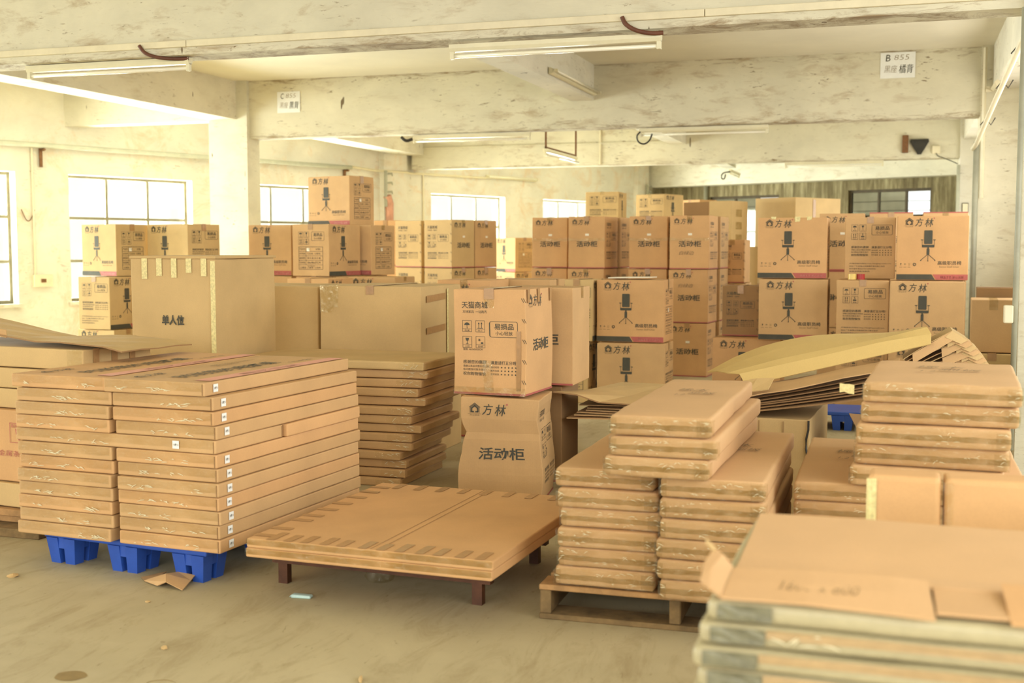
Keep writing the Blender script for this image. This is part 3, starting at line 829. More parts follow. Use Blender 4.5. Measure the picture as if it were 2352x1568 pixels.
carton('plain_carton', 'low plain carton at the foot of the far aslant chair carton', 'carton', (-6.282, 19.669, 0.0, -36.9, 0.62, 0.44, 0.46))
cabinet('carton behind the big plain boxes, brand just showing over the front box', (-3.18, 8.90, 0.605, 0, .44, .45, .605), 'cabinet', 'store', mat='card_warm')
cabinet('floor carton under the brand carton behind the big plain boxes', (-3.18, 8.90, 0.0, 0, .44, .45, .605), 'cabinet', 'store')
cabinet('carton right behind the brand carton, only its top showing', (-2.85, 9.38, 0.605, 0, .44, .44, .60), 'store', 'store')
cabinet('floor carton below the one that shows only its top, behind the front cabinet boxes', (-2.85, 9.38, 0.0, 0, .44, .44, .605))

# chair cartons left of centre, stacked in front of the windows
chair('chair carton on the very top of the left stack, highest box in the hall', (-6.298, 13.0, 1.71, -13.6, 0.627, 0.452, 0.57), 'chair', 'table', cuts=4, wob=.004)
chair('second-row carton below the highest box, order table on one side, chair on the other', (-6.115, 12.25, 1.14, -7.2, 0.480, 0.635, 0.57), 'table', 'chair', cuts=4, wob=.003)
chair('carton under the order-table carton of the left stack', (-5.79, 11.45, 0.57, 0.7, 0.470, 0.60, 0.57), 'handling', 'chair', mat='card_warm')
chair('shaded chair carton beside the column, left of the order-table carton', (-6.737, 12.356, 1.14, -7.9, 0.589, 0.448, 0.57), 'chair')
chair('carton with order table on its side, right of the order-table and chair carton', (-5.975, 12.86, 1.14, -12.4, 0.624, 0.453, 0.57), 'chair', 'table', cuts=4, wob=.003)
chair('chair carton with only its brand showing over the big plain boxes', (-5.43, 12.20, 0.57, -6, 0.584, 0.448, 0.57), 'chair', 'table')
for k, (x, y, z, a, b) in enumerate(((-5.79, 11.45, 0, .47, .6), (-6.737, 12.356, .57, .589, .448), (-6.737, 12.356, 0, .589, .448), (-5.43, 12.20, 0, .584, .448), (-6.10, 12.27, 0, .48, .60), (-6.10, 12.27, .57, .48, .60), (-6.05, 12.84, 0, .6, .45), (-6.05, 12.84, .57, .6, .45))):
    chair(('floor carton under the left stack, nearest us', 'middle carton of the shaded column of boxes beside the pillar', 'floor carton of the shaded column of boxes beside the pillar', 'floor carton below the brand-only chair carton',
           'floor carton below the order-table carton', 'middle carton right below the order-table carton', 'floor carton at the back of the left stack', 'middle carton at the back of the left stack')[k], (x, y, z, (0.7, -7.9, -7.9, -6, -7, -7, -12, -12)[k], a, b, .57), 'chair' if k == 1 else None)
chair('sunlit chair carton at the far left by the window, top of its stack', (-8.348, 11.50, 1.14, -17.7, 0.614, 0.423, 0.57), 'chair', 'table', mat='card_olive')
chair('shadier chair carton behind the tall sofa carton, top of the window stack', (-7.598, 11.70, 1.14, -14.1, 0.640, 0.474, 0.57), 'chair', 'handling', mat='card_olive')
chair('carton with handling marks and chair side, second in the far left window stack', (-8.259, 11.330, 0.57, -6.1, 0.438, 0.60, 0.57), 'handling', 'chair', mat='card_olive')
chair('bottom carton of the far left window stack, only its brand showing', (-8.266, 11.26, 0.0, -11.2, 0.561, 0.40, 0.57), 'chair', 'handling', mat='card_olive')
chair('middle carton hidden behind the tall sofa carton in the window stack', (-7.55, 11.78, 0.57, -14, .60, .44, .57))
chair('floor carton hidden behind the tall sofa carton in the window stack', (-7.55, 11.78, 0.0, -14, .60, .44, .57), 'chair')

# boxes at the very back
chair('small far carton with fragile mark on top of the middle row, left one', (-4.466, 18.742, 1.74, 0.4, 0.526, 0.60, 0.58), 'handling', 'chair', mat='card_olive')
carton('plain_carton', 'tall plain carton under the left small far carton', 'carton', (-4.466, 18.742, 0, 0.4, 0.54, 0.62, 1.74))
chair('small far carton with chair picture on its right side, beside the concrete wall', (-3.824, 19.844, 1.74, -20.0, 0.540, 0.62, 0.58), 'handling', 'chair', mat='card_olive')
carton('plain_carton', 'tall plain carton under the far carton beside the concrete wall', 'carton', (-3.824, 19.844, 0, -20, 0.55, 0.64, 1.74))
carton('plain_carton', 'pale far carton peeping out right of the small far chair carton', 'carton', (-3.624, 22.55, 1.75, -30, .49, .5, .58), mat='card_warm')
carton('plain_carton', 'tall carton under the pale far peeping carton', 'carton', (-3.624, 22.55, 0, -30, .5, .52, 1.75))
o = carton('open_carton', 'olive open carton with one raised flap below the far concrete wall', 'carton', (-2.298, 16.918, 1.47, -19.1, 0.344, 0.50, 0.62), mat='card_olive', tape=False)
m = MB(); m.sheet([[(-.172, -.25, .61), (-.172, -.25, .30)], [(-.50, -.36, .60), (-.50, -.36, .28)]], .006, M['card_dark']); m.build('flap', o)
for k in range(3):
    m = MB(); m.sheet([[(.1752, -.12 + .0, .50 - .17 * k), (.1752, .06, .50 - .17 * k)], [(.1752, -.12, .40 - .17 * k), (.1752, .06, .40 - .17 * k)]], .001, M['film']); m.build('packing_tape', o)
carton('plain_carton', 'tall olive carton under the open one with a raised flap', 'carton', (-2.20, 16.95, 0, -19.1, 0.42, 0.56, 1.47), mat='card_olive')
o = carton('plain_carton', 'big plain carton with crossed tape, one face sunlit, below the far window', 'carton', (-1.412, 17.582, 1.14, -34.0, 0.705, 1.0, 1.0), mat='card_olive', tape=False)
m = MB(); m.sheet([[(.3545, -.42, .62), (.3545, .30, .60)], [(.3545, -.42, .56), (.3545, .30, .54)]], .001, M['tape_tan']); m.build('packing_tape', o)
m = MB(); m.sheet([[(.355, -.12, .97), (.355, -.06, .97)], [(.355, -.12, .25), (.355, -.06, .25)]], .001, M['tape_tan']); m.build('packing_tape', o)
o = carton('plain_carton', 'big carton with pale tape down its edge, under the crossed-tape carton', 'carton', (-1.412, 17.582, 0, -34.0, 0.71, 1.0, 1.14), mat='card_olive', tape=False)
for k in range(4):
    m = MB(); m.sheet([[(-.355, -.5012, .95 - .2 * k), (-.18, -.5012, .95 - .2 * k)], [(-.355, -.5012, .89 - .2 * k), (-.18, -.5012, .89 - .2 * k)]], .001, M['tape_tan']); m.build('packing_tape', o)

# plain boxes beside the right column
carton('plain_carton', 'plain taped carton on another box beside the right column', 'carton', (0.66, 9.75, 0.68, -2, 0.31, 0.42, 0.395), cuts=3, wob=.004)
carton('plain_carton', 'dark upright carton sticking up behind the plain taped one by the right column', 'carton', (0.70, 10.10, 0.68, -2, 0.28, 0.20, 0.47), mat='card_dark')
carton('plain_carton', 'pale topped carton under the plain taped one by the right column', 'carton', (0.66, 9.85, 0, -2, 0.40, 0.72, 0.68), mat='card_olive')

# front pair of cabinet boxes, the lower one crushed
def crush(a, b, h):
    def f(p):
        t = p.z / h; s = p.x / (a / 2)
        p = p.copy()
        if s < 0: p.x += (.030 * math.exp(-((t - .66) / .07) ** 2) - .018 * math.exp(-((t - .22) / .25) ** 2) + .012 * math.exp(-((t - .5) / .1) ** 2)) * (-s)
        else: p.x += (.022 * math.exp(-((t - .25) / .22) ** 2) - .012 * math.exp(-((t - .80) / .10) ** 2)) * s
        p.y += -.012 * math.exp(-((t - .28) / .2) ** 2) * (1 if p.y < 0 else -.6) + .010 * math.exp(-((t - .68) / .05) ** 2) * (1 if p.y < 0 else 0)
        p.z -= .010 * max(0, t - .5) * (1 + s)
        return p
    return f
cq = (-2.179, 6.686, 0.0, 7.3, 0.459, 0.461, 0.608)
o = carton('cabinet_carton', 'crushed cabinet carton on the floor in the centre, bulging sides, brand face front', 'carton', cq, GB, 'cabinet_plain', 'store', cuts=14, wob=.003, tape=False, deform=crush(.459, .461, .608))
q = (-2.218, 6.733, 0.611, -3.0, 0.442, 0.461, 0.612)
def lean(p):
    t = p.z / .612; p = p.copy()
    p.x += .006 * math.sin(t * 3.2) * (1 if p.x > 0 else .4); p.y += .004 * math.sin(t * 5)
    return p
o = carton('cabinet_carton', 'cabinet carton on top of the crushed one, handling marks front, brand face at right', 'carton', q, GB, 'store', 'cabinet_plain', cuts=10, wob=.002, mat='card_warm', deform=lean, seed=7)
m = MB(); e = .0045
m.sheet([[(-.03, -.2305 - e, .60), (.03, -.2305 - e, .60)], [(-.03, -.2305 - e, .50), (.03, -.2305 - e, .50)]], .0006, M['gloss']); m.build('clear_tape', o)
m = MB(); m.sheet([[(-.04, -.2305 - e, .20), (.02, -.2305 - e, .20)], [(-.03, -.2305 - e, .02), (.03, -.2305 - e, .02)]], .0006, M['gloss']); m.build('clear_tape', o)
m = MB(); m.sheet([[(-.221, -.2305 - e, .045), (.221, -.2305 - e, .045)], [(-.221, -.2305 - e, .0), (.221, -.2305 - e, .0)]], .0006, M['gloss']); m.build('clear_tape', o)
m = MB(); m.sheet([[(.168, -.2305 - .001, .37), (.194, -.2305 - .001, .37)], [(.168, -.2305 - .001, .03), (.194, -.2305 - .001, .03)]], .002, M['tape_tan']); m.build('glue_flap', o)
for y in (-.19, -.02, .19):
    m = MB(); m.sheet([[(.221 + e, y - .02, .608), (.221 + e, y + .02, .608)], [(.221 + e, y - .02, .53), (.221 + e, y + .02, .53)]], .0008, M['tape_tan']); m.build('packing_tape', o)
cabinet('cabinet carton right behind the front handling-mark carton, brand half hidden', (-2.131, 7.335, 0.609, 1.3, 0.46, 0.460, 0.605), 'cabinet_plain', cuts=4, wob=.004)
cabinet('dark cabinet carton in shadow on the floor behind the crushed carton', (-2.19, 7.36, 0.0, 1.3, 0.42, 0.44, 0.606), 'cabinet_plain', mat='card_dark')  # darker cardboard colour adds to the shadow this carton stands in

# three big unprinted sofa cartons
o = carton('sofa_carton', 'tall carton with three printed characters and taped lid, in front of the pillar', 'carton', (-4.365, 6.969, 0.0, 0.3, 0.611, 0.765, 1.385), cuts=6, wob=.004, tape=False, mat='card_olive')
m = MB(); m.bm(bevel_box(.622, .776, .018, .004), M['card_olive']); m.build('lid', o, (0, 0, 1.383))
P = Print(); P.text('单人位', .225, .965, .385, 1.03, 'ink', .03); m = MB(); P.place(m, face_fn('F', .611, .765, .005)); m.build('size_print', o)
for k in range(5):
    x = -.20 + .107 * k; L = (.13, .11, .12, .09, .11)[k]
    m = MB(); m.sheet([[(x - .02, -.388, 1.385), (x + .02, -.388, 1.385)], [(x - .02, -.388, 1.385 - L), (x + .02, -.388, 1.385 - L)]], .0015, M['tape_pale']); m.build('crinkled_tape', o)
    m = MB(); m.sheet([[(x - .015, -.387, .67 + .01 * (k % 2)), (x + .02, -.387, .67)], [(x - .015, -.387, .5), (x + .02, -.387, .5)]], .0012, M['tape_tan']); m.build('packing_tape', o)
m = MB(); m.sheet([[(.275, -.3885, 1.37), (.308, -.3885, 1.37)], [(.275, -.3885, .30), (.308, -.3885, .30)]], .002, M['tape_pale']); m.build('glue_flap', o)
o = carton('sofa_carton', 'big unprinted carton between the tall taped one and the wide one', 'carton', (-4.327, 8.12, 0.0, 0.2, 0.745, 0.700, 1.183), cuts=5, wob=.005, mat='card_olive')
o = carton('sofa_carton', 'wide unprinted carton with crumpled clear tape at its upper left corner', 'carton', (-3.487, 8.026, 0.0, -0.5, 0.765, 0.773, 1.192), cuts=5, wob=.004, mat='card_olive')
m = MB(); rr = random.Random(5)
m.sheet([[(-.378 + .14 * j / 5, -.394 - rr.uniform(0, .006), 1.19 - .19 * i / 6 * (1 if j < 4 else .8)) for j in range(6)] for i in range(7)], .0008, M['gloss']); m.build('clear_tape', o)
for k, z in enumerate((1.12, .90, .68, .46)):
    m = MB(); m.sheet([[(.3885, -.30, z), (.3885, .05, z + .012)], [(.3885, -.30, z - .045), (.3885, .05, z - .033)]], .001, M['tape_tan']); m.build('packing_tape', o)
m = MB(); m.sheet([[(.3885, .08, 1.16), (.3885, .11, 1.16)], [(.3885, .08, .2), (.3885, .11, .2)]], .001, M['tape_pale']); m.build('packing_tape', o)
# white sheet on the middle chair carton, tape rolls on the handling-mark carton
m = MB(); m.sheet([[(-.2, -.12, .006), (0, -.12, .01), (.2, -.12, .014)], [(-.2, .14, .006), (0, .14, .01), (.2, .14, .012)]], .008, M['white'])
tag(m.build('foam_sheet', None, (-2.40, 11.14, 1.164), R(-4)), 'thin white sheet lying on the upper middle chair carton', 'sheet')
def roll(x, y, z, mat, label):
    m = MB(); n = 24; ro, ri, h = .036, .026, .05
    vs = []
    for (r, zz) in ((ro, 0), (ro, h), (ri, h), (ri, 0)): vs += [(r * math.cos(2 * PI * k / n), r * math.sin(2 * PI * k / n), zz) for k in range(n)]
    m.add(vs, [(i * n + k, i * n + (k + 1) % n, ((i + 1) % 4) * n + (k + 1) % n, ((i + 1) % 4) * n + k) for i in range(4) for k in range(n)], mat)
    tag(m.build('tape_roll', None, (x, y, z), 0, False), label, 'tape roll', 'tape rolls')
roll(-.428, 11.505, 1.162, M['yellow'], 'pale yellow tape roll, left one on the right carton stack')
roll(-.353, 11.515, 1.162, M['deepred'], 'dark red tape roll beside the pale yellow one')
# ------------------------------------------------------------------ flat packs, wrapped panels, pallets
ORD = ['topmost', 'second', 'third', 'fourth', 'fifth', 'sixth', 'seventh', 'eighth', 'ninth', 'tenth', 'eleventh', 'lowest']
def local_obj(name, m, x, y, z, yaw, parent=None, deform=None, smooth=False): return m.build(name, parent, (x, y, z), R(yaw), smooth, deform)
def strip(parent, name, pts, thick, mat):
    m = MB()
    if mat in ('film', 'film_dark', 'gloss'):          # a tape film of a few hundredths of a millimetre
        n = len(pts[0]); m.add([p for r in pts for p in r], [(i * n + j, i * n + j + 1, (i + 1) * n + j + 1, (i + 1) * n + j) for i in range(len(pts) - 1) for j in range(n - 1)], M[mat])
    else: m.sheet(pts, thick, M[mat])
    return m.build(name, parent)
def scatter_glints(m, rnd, x0, x1, y, z0, z1, n, mat, k=1.0):  # thin pale slivers, painted glints along the tape wrinkles
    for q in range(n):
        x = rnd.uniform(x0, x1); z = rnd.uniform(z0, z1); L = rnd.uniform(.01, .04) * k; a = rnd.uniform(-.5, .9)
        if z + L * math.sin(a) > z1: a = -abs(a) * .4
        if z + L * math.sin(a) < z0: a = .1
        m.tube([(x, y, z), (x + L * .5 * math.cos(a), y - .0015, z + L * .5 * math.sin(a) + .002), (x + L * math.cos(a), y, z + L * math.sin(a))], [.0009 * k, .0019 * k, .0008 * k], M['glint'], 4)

# --- the big flat-pack stack on the blue pallet
ax, ay, ayaw = -3.239, 5.077, -3.9
CA, SA = math.cos(R(ayaw)), math.sin(R(ayaw))
def A2W(x, y): return (ax + CA * x - SA * y, ay + SA * x + CA * y)
PZ = 0.152
rnd = random.Random(11)
LH = 0.0612
xo = [-.03, .008, .016, .020, .0, .018, .024, .026, .024, .026, .024, .022]
for lv in range(12):
    z = PZ + LH * (11 - lv)
    cross = lv == 4
    for c in range(2):
        if cross and c == 1: continue
        if cross: a, b, lx, ly = 1.09, .52, -.005 + xo[lv], -.35
        else:
            a, b = .528, 1.228
            lx = (-.285 + rnd.uniform(-.012, .012)) if c == 0 else (.262 + xo[lv])
            if c == 0: lx += .5 * xo[lv]
            ly = rnd.uniform(-.010, .010)
        x, y = A2W(lx, ly)
        hh = LH - .0025
        sd = 100 + lv * 2 + c
        m = MB(); m.bm(bevel_box(a, b, hh, .006, 2, 8, .0018, sd), M['card' if (lv + c) % 3 else 'card_warm'])
        o = local_obj('flat_pack_carton', m, x, y, z, ayaw + rnd.uniform(-.4, .4))
        side = 'crosswise' if cross else ('outer column, away from the pale label column' if c == 0 else 'labelled column')
        lab = ('crosswise flat pack in the blue-pallet stack, a small label on its long edge' if cross else
               '%s flat pack of the %s in the blue-pallet stack' % (ORD[lv], 'unlabelled column' if c == 0 else 'labelled column'))
        tag(o, lab, 'flat-packed carton', 'flat packs on the blue pallet')
        e = .003
        # clear tape across the short end, folded round the top
        strip(o, 'clear_tape', [[(-a / 2 + .01 + (a - .02) * j / 10, -b / 2 - e - rnd.uniform(0, .0015), hh * (1 - .16 * i) - rnd.uniform(0, .002)) for j in range(11)] for i in range(5)], .0006, 'film')
        for g in range(3):
            mm = MB(); g0 = rnd.uniform(-a / 2 + .03, a / 2 - .12)
            scatter_glints(mm, rnd, g0, g0 + .08, -b / 2 - .006, hh * .15, hh * .5, 4, 'gloss'); mm.build('wrinkle_glint', o)
        if c == 1 or cross:
            # open corner fold at the visible corner
            mm = MB(); mm.box(a / 2 - .012, -b / 2 - .0022, .004, a / 2 - .008, -b / 2 + .002, hh - .006, M['card_dark']); mm.build('corner_fold', o)
            P = Print(); s = .034
            if cross: u0 = a * .80; fn = face_fn('F', a, b, .0045)
            else: u0 = .055 + rnd.uniform(-.006, .008); fn = face_fn('R', a, b, .0035)
            P.rect(u0, .014, u0 + s, .014 + s, 'paper')
            mm = MB(); P.place(mm, fn); st = mm.build('label', o)
            P = Print(); P.text('佳', u0 + .004, .026, u0 + .012, .036, 'ink_faint'); P.text('暖', u0 + .013, .025, u0 + .022, .037, 'ink', .01); P.text('白', u0 + .024, .026, u0 + .031, .036, 'ink_faint')
            fn2 = face_fn('F', a, b, .0052) if cross else face_fn('R', a, b, .0042)
            mm = MB(); P.place(mm, fn2); mm.build('label_lettering', st)
        if cross:
            mm = MB(); mm.box(a / 2 - .001, b / 2 - .012, .004, a / 2 + .003, b / 2 - .007, hh - .006, M['card_dark']); mm.build('corner_fold', o)
        if lv == 0:
            P = Print(); fn = lambda u, v: (a / 2 - v, -b / 2 + u, hh + .0028)
            P.zone('red_band'); P.rect(.06, .012, b - .03, .095, 'pink'); P.zone('red_band_lettering'); P.text('精品工艺 · 匠心品质', .35, .030, .82, .075, 'pink_text')
            P.zone('product_name'); P.text('时尚简约电脑桌', .14, .185, .90, .29, 'ink', .01)
            P.zone('brand_emblem'); logo(P, .10, .41, .055); P.zone('size_print'); P.text('Computer Desk', .92, .14, 1.12, .175, 'ink'); P.text('规格:1200x600x740mm', .62, .40, .98, .425, 'ink_faint')
            P.text('颜色:暖白', .62, .37, .80, .39, 'ink_faint')
            P.apply(o, lambda u, v, f=fn: tuple(Vector(f(u, v))))
        if cross:
            # the carton lying behind the crosswise one, its seam showing on the long side
            m = MB(); m.bm(bevel_box(1.08, .69, hh, .006, 2, 8, .0018, 77), M['card_warm'])
            x, y = A2W(.018, .264); tag(local_obj('flat_pack_carton', m, x, y, z, ayaw), 'flat pack lying behind the crosswise one in the blue-pallet stack', 'flat-packed carton', 'flat packs on the blue pallet')

def plastic_pallet(label, x, y, yaw, w, d, h=.150, nx=3, ny=3):
    root = empty('plastic_pallet', (x, y, 0), R(yaw)); tag(root, label, 'pallet')
    m = MB(); t = .03
    m.bm(bevel_box(w, d, t, .008), M['blue'], Matrix.Translation((0, 0, h - t)))
    m.build('deck', root)
    for i in range(nx):
        for j in range(ny):
            cx = -w / 2 + .10 + (w - .20) * i / (nx - 1); cy = -d / 2 + .085 + (d - .17) * j / (ny - 1)
            m = MB(); s = .085; k = .07
            # hollow tapered foot: a slotted block, notch open at the bottom
            for sx in (-1, 1):
                for sy in (-1, 1):
                    v = []
                    for (zz, f) in ((0, .82), (h - t, 1.0)):
                        for (px, py) in ((.018, .018), (s, .018), (s, s), (.018, s)): v.append((cx + sx * px * f, cy + sy * py * f, zz))
                    fs = [(0, 3, 2, 1), (4, 5, 6, 7), (0, 1, 5, 4), (1, 2, 6, 5), (2, 3, 7, 6), (3, 0, 4, 7)]
                    m.add(v, fs if sx * sy > 0 else [f[::-1] for f in fs], M['blue'])
            m.box(cx - s * .92, cy - s * .92, h * .48, cx + s * .92, cy + s * .92, h - t, M['blue'])
            m.build('foot', root)
    return root
px, py = A2W(.01, .03)
plastic_pallet('blue plastic pallet under the two-column flat-pack stack', px, py, ayaw - 2.5, 0.93, 1.16)
plastic_pallet('small bit of blue pallet seen through the gap behind the wrapped stacks', -.42, 10.12, 0, .9, .5)

# --- thick flat packs behind, loosely stacked with shifted corners
rnd = random.Random(4)
corner = [975, 972, 960, 953, 967, 945, 940, 958, 940, 935, 912, 920, 921, 912]
nB = len(corner); hB = .772 / nB
for k in range(nB):
    z = .772 - hB * (k + 1)
    cxr = -2.70 - (975 - corner[k]) * .0026
    w = min(1.26, cxr + 4.03); d = .70
    yw = rnd.uniform(-1.2, 1.2)
    m = MB(); m.bm(bevel_box(w, d, hB - .003, .011, 2, 10, .005, 200 + k), M['card' if k else 'card_olive'])
    o = local_obj('flat_pack_carton', m, cxr - w / 2, 6.70 + d / 2 + rnd.uniform(-.02, .03), z, yw)
    tag(o, '%s thick flat pack of the loose stack between the blue-pallet stack and the crushed carton' % (ORD + ['twelfth', 'thirteenth'])[k if k < 11 else (11 if k == nB - 1 else k + 1)], 'flat-packed carton', 'thick flat packs in the loose stack')
    hh = hB - .003
    strip(o, 'clear_tape', [[(w / 2 - .16 + .165 * j / 6, -d / 2 - .006 - rnd.uniform(0, .004), hh * (.95 - .22 * i)) for j in range(7)] for i in range(4)], .0006, 'gloss')
    strip(o, 'side_tape', [[(w / 2 + .006 + rnd.uniform(0, .003), -d / 2 + .02 + (d - .04) * j / 8, hh * (.85 - .3 * i)) for j in range(9)] for i in range(3)], .0006, 'film')
    mm = MB(); scatter_glints(mm, rnd, w / 2 - .14, w / 2 - .02, -d / 2 - .011, hh * .1, hh * .9, 5, 'gloss'); mm.build('wrinkle_glint', o)

# --- low steel frame with two wide flat panels
fx, fy = -1.96, 4.90
root = empty('steel_frame', (fx, fy, 0), R(-2.8)); tag(root, 'low brown steel frame on legs carrying two wide panels', 'frame')
lh = .195
for sx in (-.55, .36):
    for sy in (-.31, .38):
        m = MB(); m.box(sx - .022, sy - .018, 0, sx + .022, sy + .018, lh - .05, M['steel']); m.build('leg', root)
for sy in (-.31, .38):
    m = MB(); m.box(-.60, sy - .022, lh - .105, .42, sy + .022, lh, M['steel']); m.build('rail', root)
for sx in (-.55, .36):
    m = MB(); m.box(sx - .02, -.29, lh - .05, sx + .02, .36, lh - .004, M['steel']); m.build('cross_rail', root)
for k in range(2):
    w, d, h = 1.075, 1.24, .039
    z = lh + .002 + k * .0395
    m = MB(); m.bm(bevel_box(w, d, h, .006, 2, 9, .0012, 300 + k), M['card_warm'])
    o = local_obj('wide_flat_carton', m, -1.955 + .004 * k, 4.875, z, -2.3)
    tag(o, ('lower of two wide flat cartons lying on the low steel frame', 'upper of two wide flat cartons on the steel frame, edged with tape strips')[k], 'flat-packed carton', 'wide flat cartons')
    rnd = random.Random(30 + k)
    strip(o, 'clear_tape', [[(-w / 2 + w * j / 16, -d / 2 - .004 - rnd.uniform(0, .0015), h - .001 - .024 * i / 2) for j in range(17)] for i in range(3)], .0006, 'film_dark')
    if k == 1:
        for j in range(12):
            x = -w / 2 + .10 + .083 * j + rnd.uniform(-.008, .008)
            L = rnd.uniform(.10, .13)
            strip(o, 'packing_tape', [[(x - .018, -d / 2 + .004, h + .0022), (x + .018, -d / 2 + .004, h + .0022)], [(x - .018, -d / 2 + L, h + .0022), (x + .018, -d / 2 + L, h + .0022)]], .0008, 'tape_tan')
        for j in range(8):
            x = -w / 2 + .13 + .115 * j
            strip(o, 'packing_tape', [[(x - .018, d / 2 - .12, h + .0022), (x + .018, d / 2 - .12, h + .0022)], [(x - .018, d / 2 - .004, h + .0022), (x + .018, d / 2 - .004, h + .0022)]], .0008, 'tape_tan')
        for j in range(9):
            y = -d / 2 + .08 + .13 * j + rnd.uniform(-.02, .02)
            strip(o, 'packing_tape', [[(-w / 2 + .003, y - .018, h + .0024), (-w / 2 + .10, y - .018, h + .0024)], [(-w / 2 + .003, y + .018, h + .0024), (-w / 2 + .10, y + .018, h + .0024)]], .0008, 'tape_tan')
        for x in (.02, .055):
            strip(o, 'score_line', [[(x - .0012, -d / 2 + .01, h + .0018), (x + .0012, -d / 2 + .01, h + .0018)], [(x - .0012, d / 2 - .01, h + .0018), (x + .0012, d / 2 - .01, h + .0018)]], .0005, 'card_dark')

# --- kraft wrapped panels with taped ends
def wrapped(label, x, y, z, yaw, w, d, h, seed, group, note=False, both=True):
    r = random.Random(seed)
    m = MB(); m.bm(bevel_box(w, d, h, .016, 3, 12, .0045, seed), M['kraft'])
    o = local_obj('wrapped_panel', m, x, y, z, yaw, None, None, True)
    tag(o, label, 'wrapped panel', group)
    n = 16
    def band(zc0, zc1, mat, name, e):
        rows = []
        for i in range(5):
            zz = zc0 + (zc1 - zc0) * i / 4
            rows.append([(-w / 2 - .004 + (w + .008) * j / n, -d / 2 - e - r.uniform(0, .004) + (.010 if j in (0, n) else 0), zz + r.uniform(-.002, .002)) for j in range(n + 1)])
        strip(o, name, rows, .0006, mat)
    band(h * .34, h * .60, 'film_dark', 'seam_tape', .004)
    band(h * .04, h * .97, 'film', 'clear_tape', .009)
    rows = [[(w / 2 + .004 + r.uniform(0, .003), -d / 2 - .004 + .055 * j / 3, h * (.10 + .26 * i)) for j in range(4)] for i in range(4)]
    strip(o, 'corner_tape', rows, .0006, 'film')
    rows = [[(w / 2 - .05 + .052 * j / 3, -d / 2 - .012 - r.uniform(0, .003), h * (.10 + .26 * i)) for j in range(4)] for i in range(4)]
    strip(o, 'corner_tape', rows, .0006, 'film')
    rows = [[(-w / 2 - .002 + .03 * j / 3, -d / 2 - .012 - r.uniform(0, .003), h * (.10 + .26 * i)) for j in range(4)] for i in range(4)]
    strip(o, 'corner_tape', rows, .0006, 'film')
    for g in range(3):
        mm = MB(); u = r.uniform(-w / 2 + .02, w / 2 - .12); scatter_glints(mm, r, u, u + .09, -d / 2 - .014, h * (.2, .55, .7)[g], h * (.4, .8, .93)[g], 4, 'gloss', .6); mm.build('wrinkle_glint', o)
    mm = MB(); scatter_glints(mm, r, w / 2 - .045, w / 2 - .015, -d / 2 - .014, h * .2, h * .9, 4, 'gloss', .6); mm.build('wrinkle_glint', o)
    mm = MB(); scatter_glints(mm, r, -w / 2 + .002, -w / 2 + .015, -d / 2 - .014, h * .2, h * .9, 4, 'gloss', .6); mm.build('wrinkle_glint', o)
    if note:
        P = Print(); P.zone('handwriting')
        P.text('橡木', -.075, .02, .06, .065, 'pencil', -.008, .3); P.text('副板', -.01, -.04, .105, .0, 'pencil', -.008, .3); P.text('1.2', -.06, -.075, -.02, -.05, 'pencil', -.008, .3)
        P.apply(o, lambda u, v: (u * w / .40, v * 1.7 + d * .08, h + .006))
    return o
GW1, GW2 = 'wrapped panels on the wooden pallet', 'wrapped panels of the rear stack'
hD = .0775; zD = .142
rnd = random.Random(21)
for lv in range(6):
    z = zD + hD * lv
    nm = ['lowest', 'second from bottom', 'third from bottom', 'fourth from bottom', 'fifth from bottom', 'top'][lv]
    wrapped('%s wrapped panel of the outer column on the wooden pallet' % nm, -1.058 + rnd.uniform(-.012, .012), 5.06 + rnd.uniform(-.012, .012), z, rnd.uniform(-.6, .6), .395, 1.2, hD - .002, 400 + lv, GW1)
    wrapped('%s wrapped panel of the inner column on the wooden pallet' % nm, -.645 + rnd.uniform(-.012, .012), 5.02 + rnd.uniform(-.012, .012), z, rnd.uniform(-.6, .6), .385, 1.25, hD - .002, 420 + lv, GW1, note=(lv == 5))
for k, (xc, w) in enumerate(((-.838, .39), (-.822, .395), (-.842, .375))):
    wrapped(('lowest of three wrapped panels lying across the two columns', 'middle of three wrapped panels lying across the two columns', 'uppermost wrapped panel on the wooden-pallet stack, writing on top')[k],
            xc + .012, 4.99, zD + hD * (6 + k), -1.5 + .8 * k, w, 1.30, hD - .002, 440 + k, GW1, note=(k == 2))

def wood_pallet(label, x, y, yaw, w, d, h=.138, mat='wood'):
    root = empty('wooden_pallet', (x, y, 0), R(yaw)); tag(root, label, 'pallet')
    nb = 7; bw = d / nb * .80
    for k in range(nb):
        yy = -d / 2 + (d - bw) * k / (nb - 1)
        m = MB(); m.bm(bevel_box(w, bw, .022, .003, 1, 5, .002, 500 + k), M[mat], Matrix.Translation((0, yy + bw / 2, h - .022))); m.build('deck_board', root)
    for k in range(3):
        xx = -w / 2 + .025 + (w - .05) * k / 2
        m = MB(); m.bm(bevel_box(.045, d - .01, h - .044, .004, 1, 4, .003, 520 + k), M['wood_dark'], Matrix.Translation((xx, 0, .022))); m.build('stringer', root)
    for k in range(3):
        yy = -d / 2 + (d - bw) * k / 2
        m = MB(); m.bm(bevel_box(w, bw, .022, .003, 1, 4, .002, 540 + k), M['wood_dark'], Matrix.Translation((0, yy + bw / 2, 0))); m.build('bottom_board', root)
    return root
wood_pallet('wooden pallet under the two columns of wrapped panels', -.80, 5.06, 1.0, 1.07, 1.18)

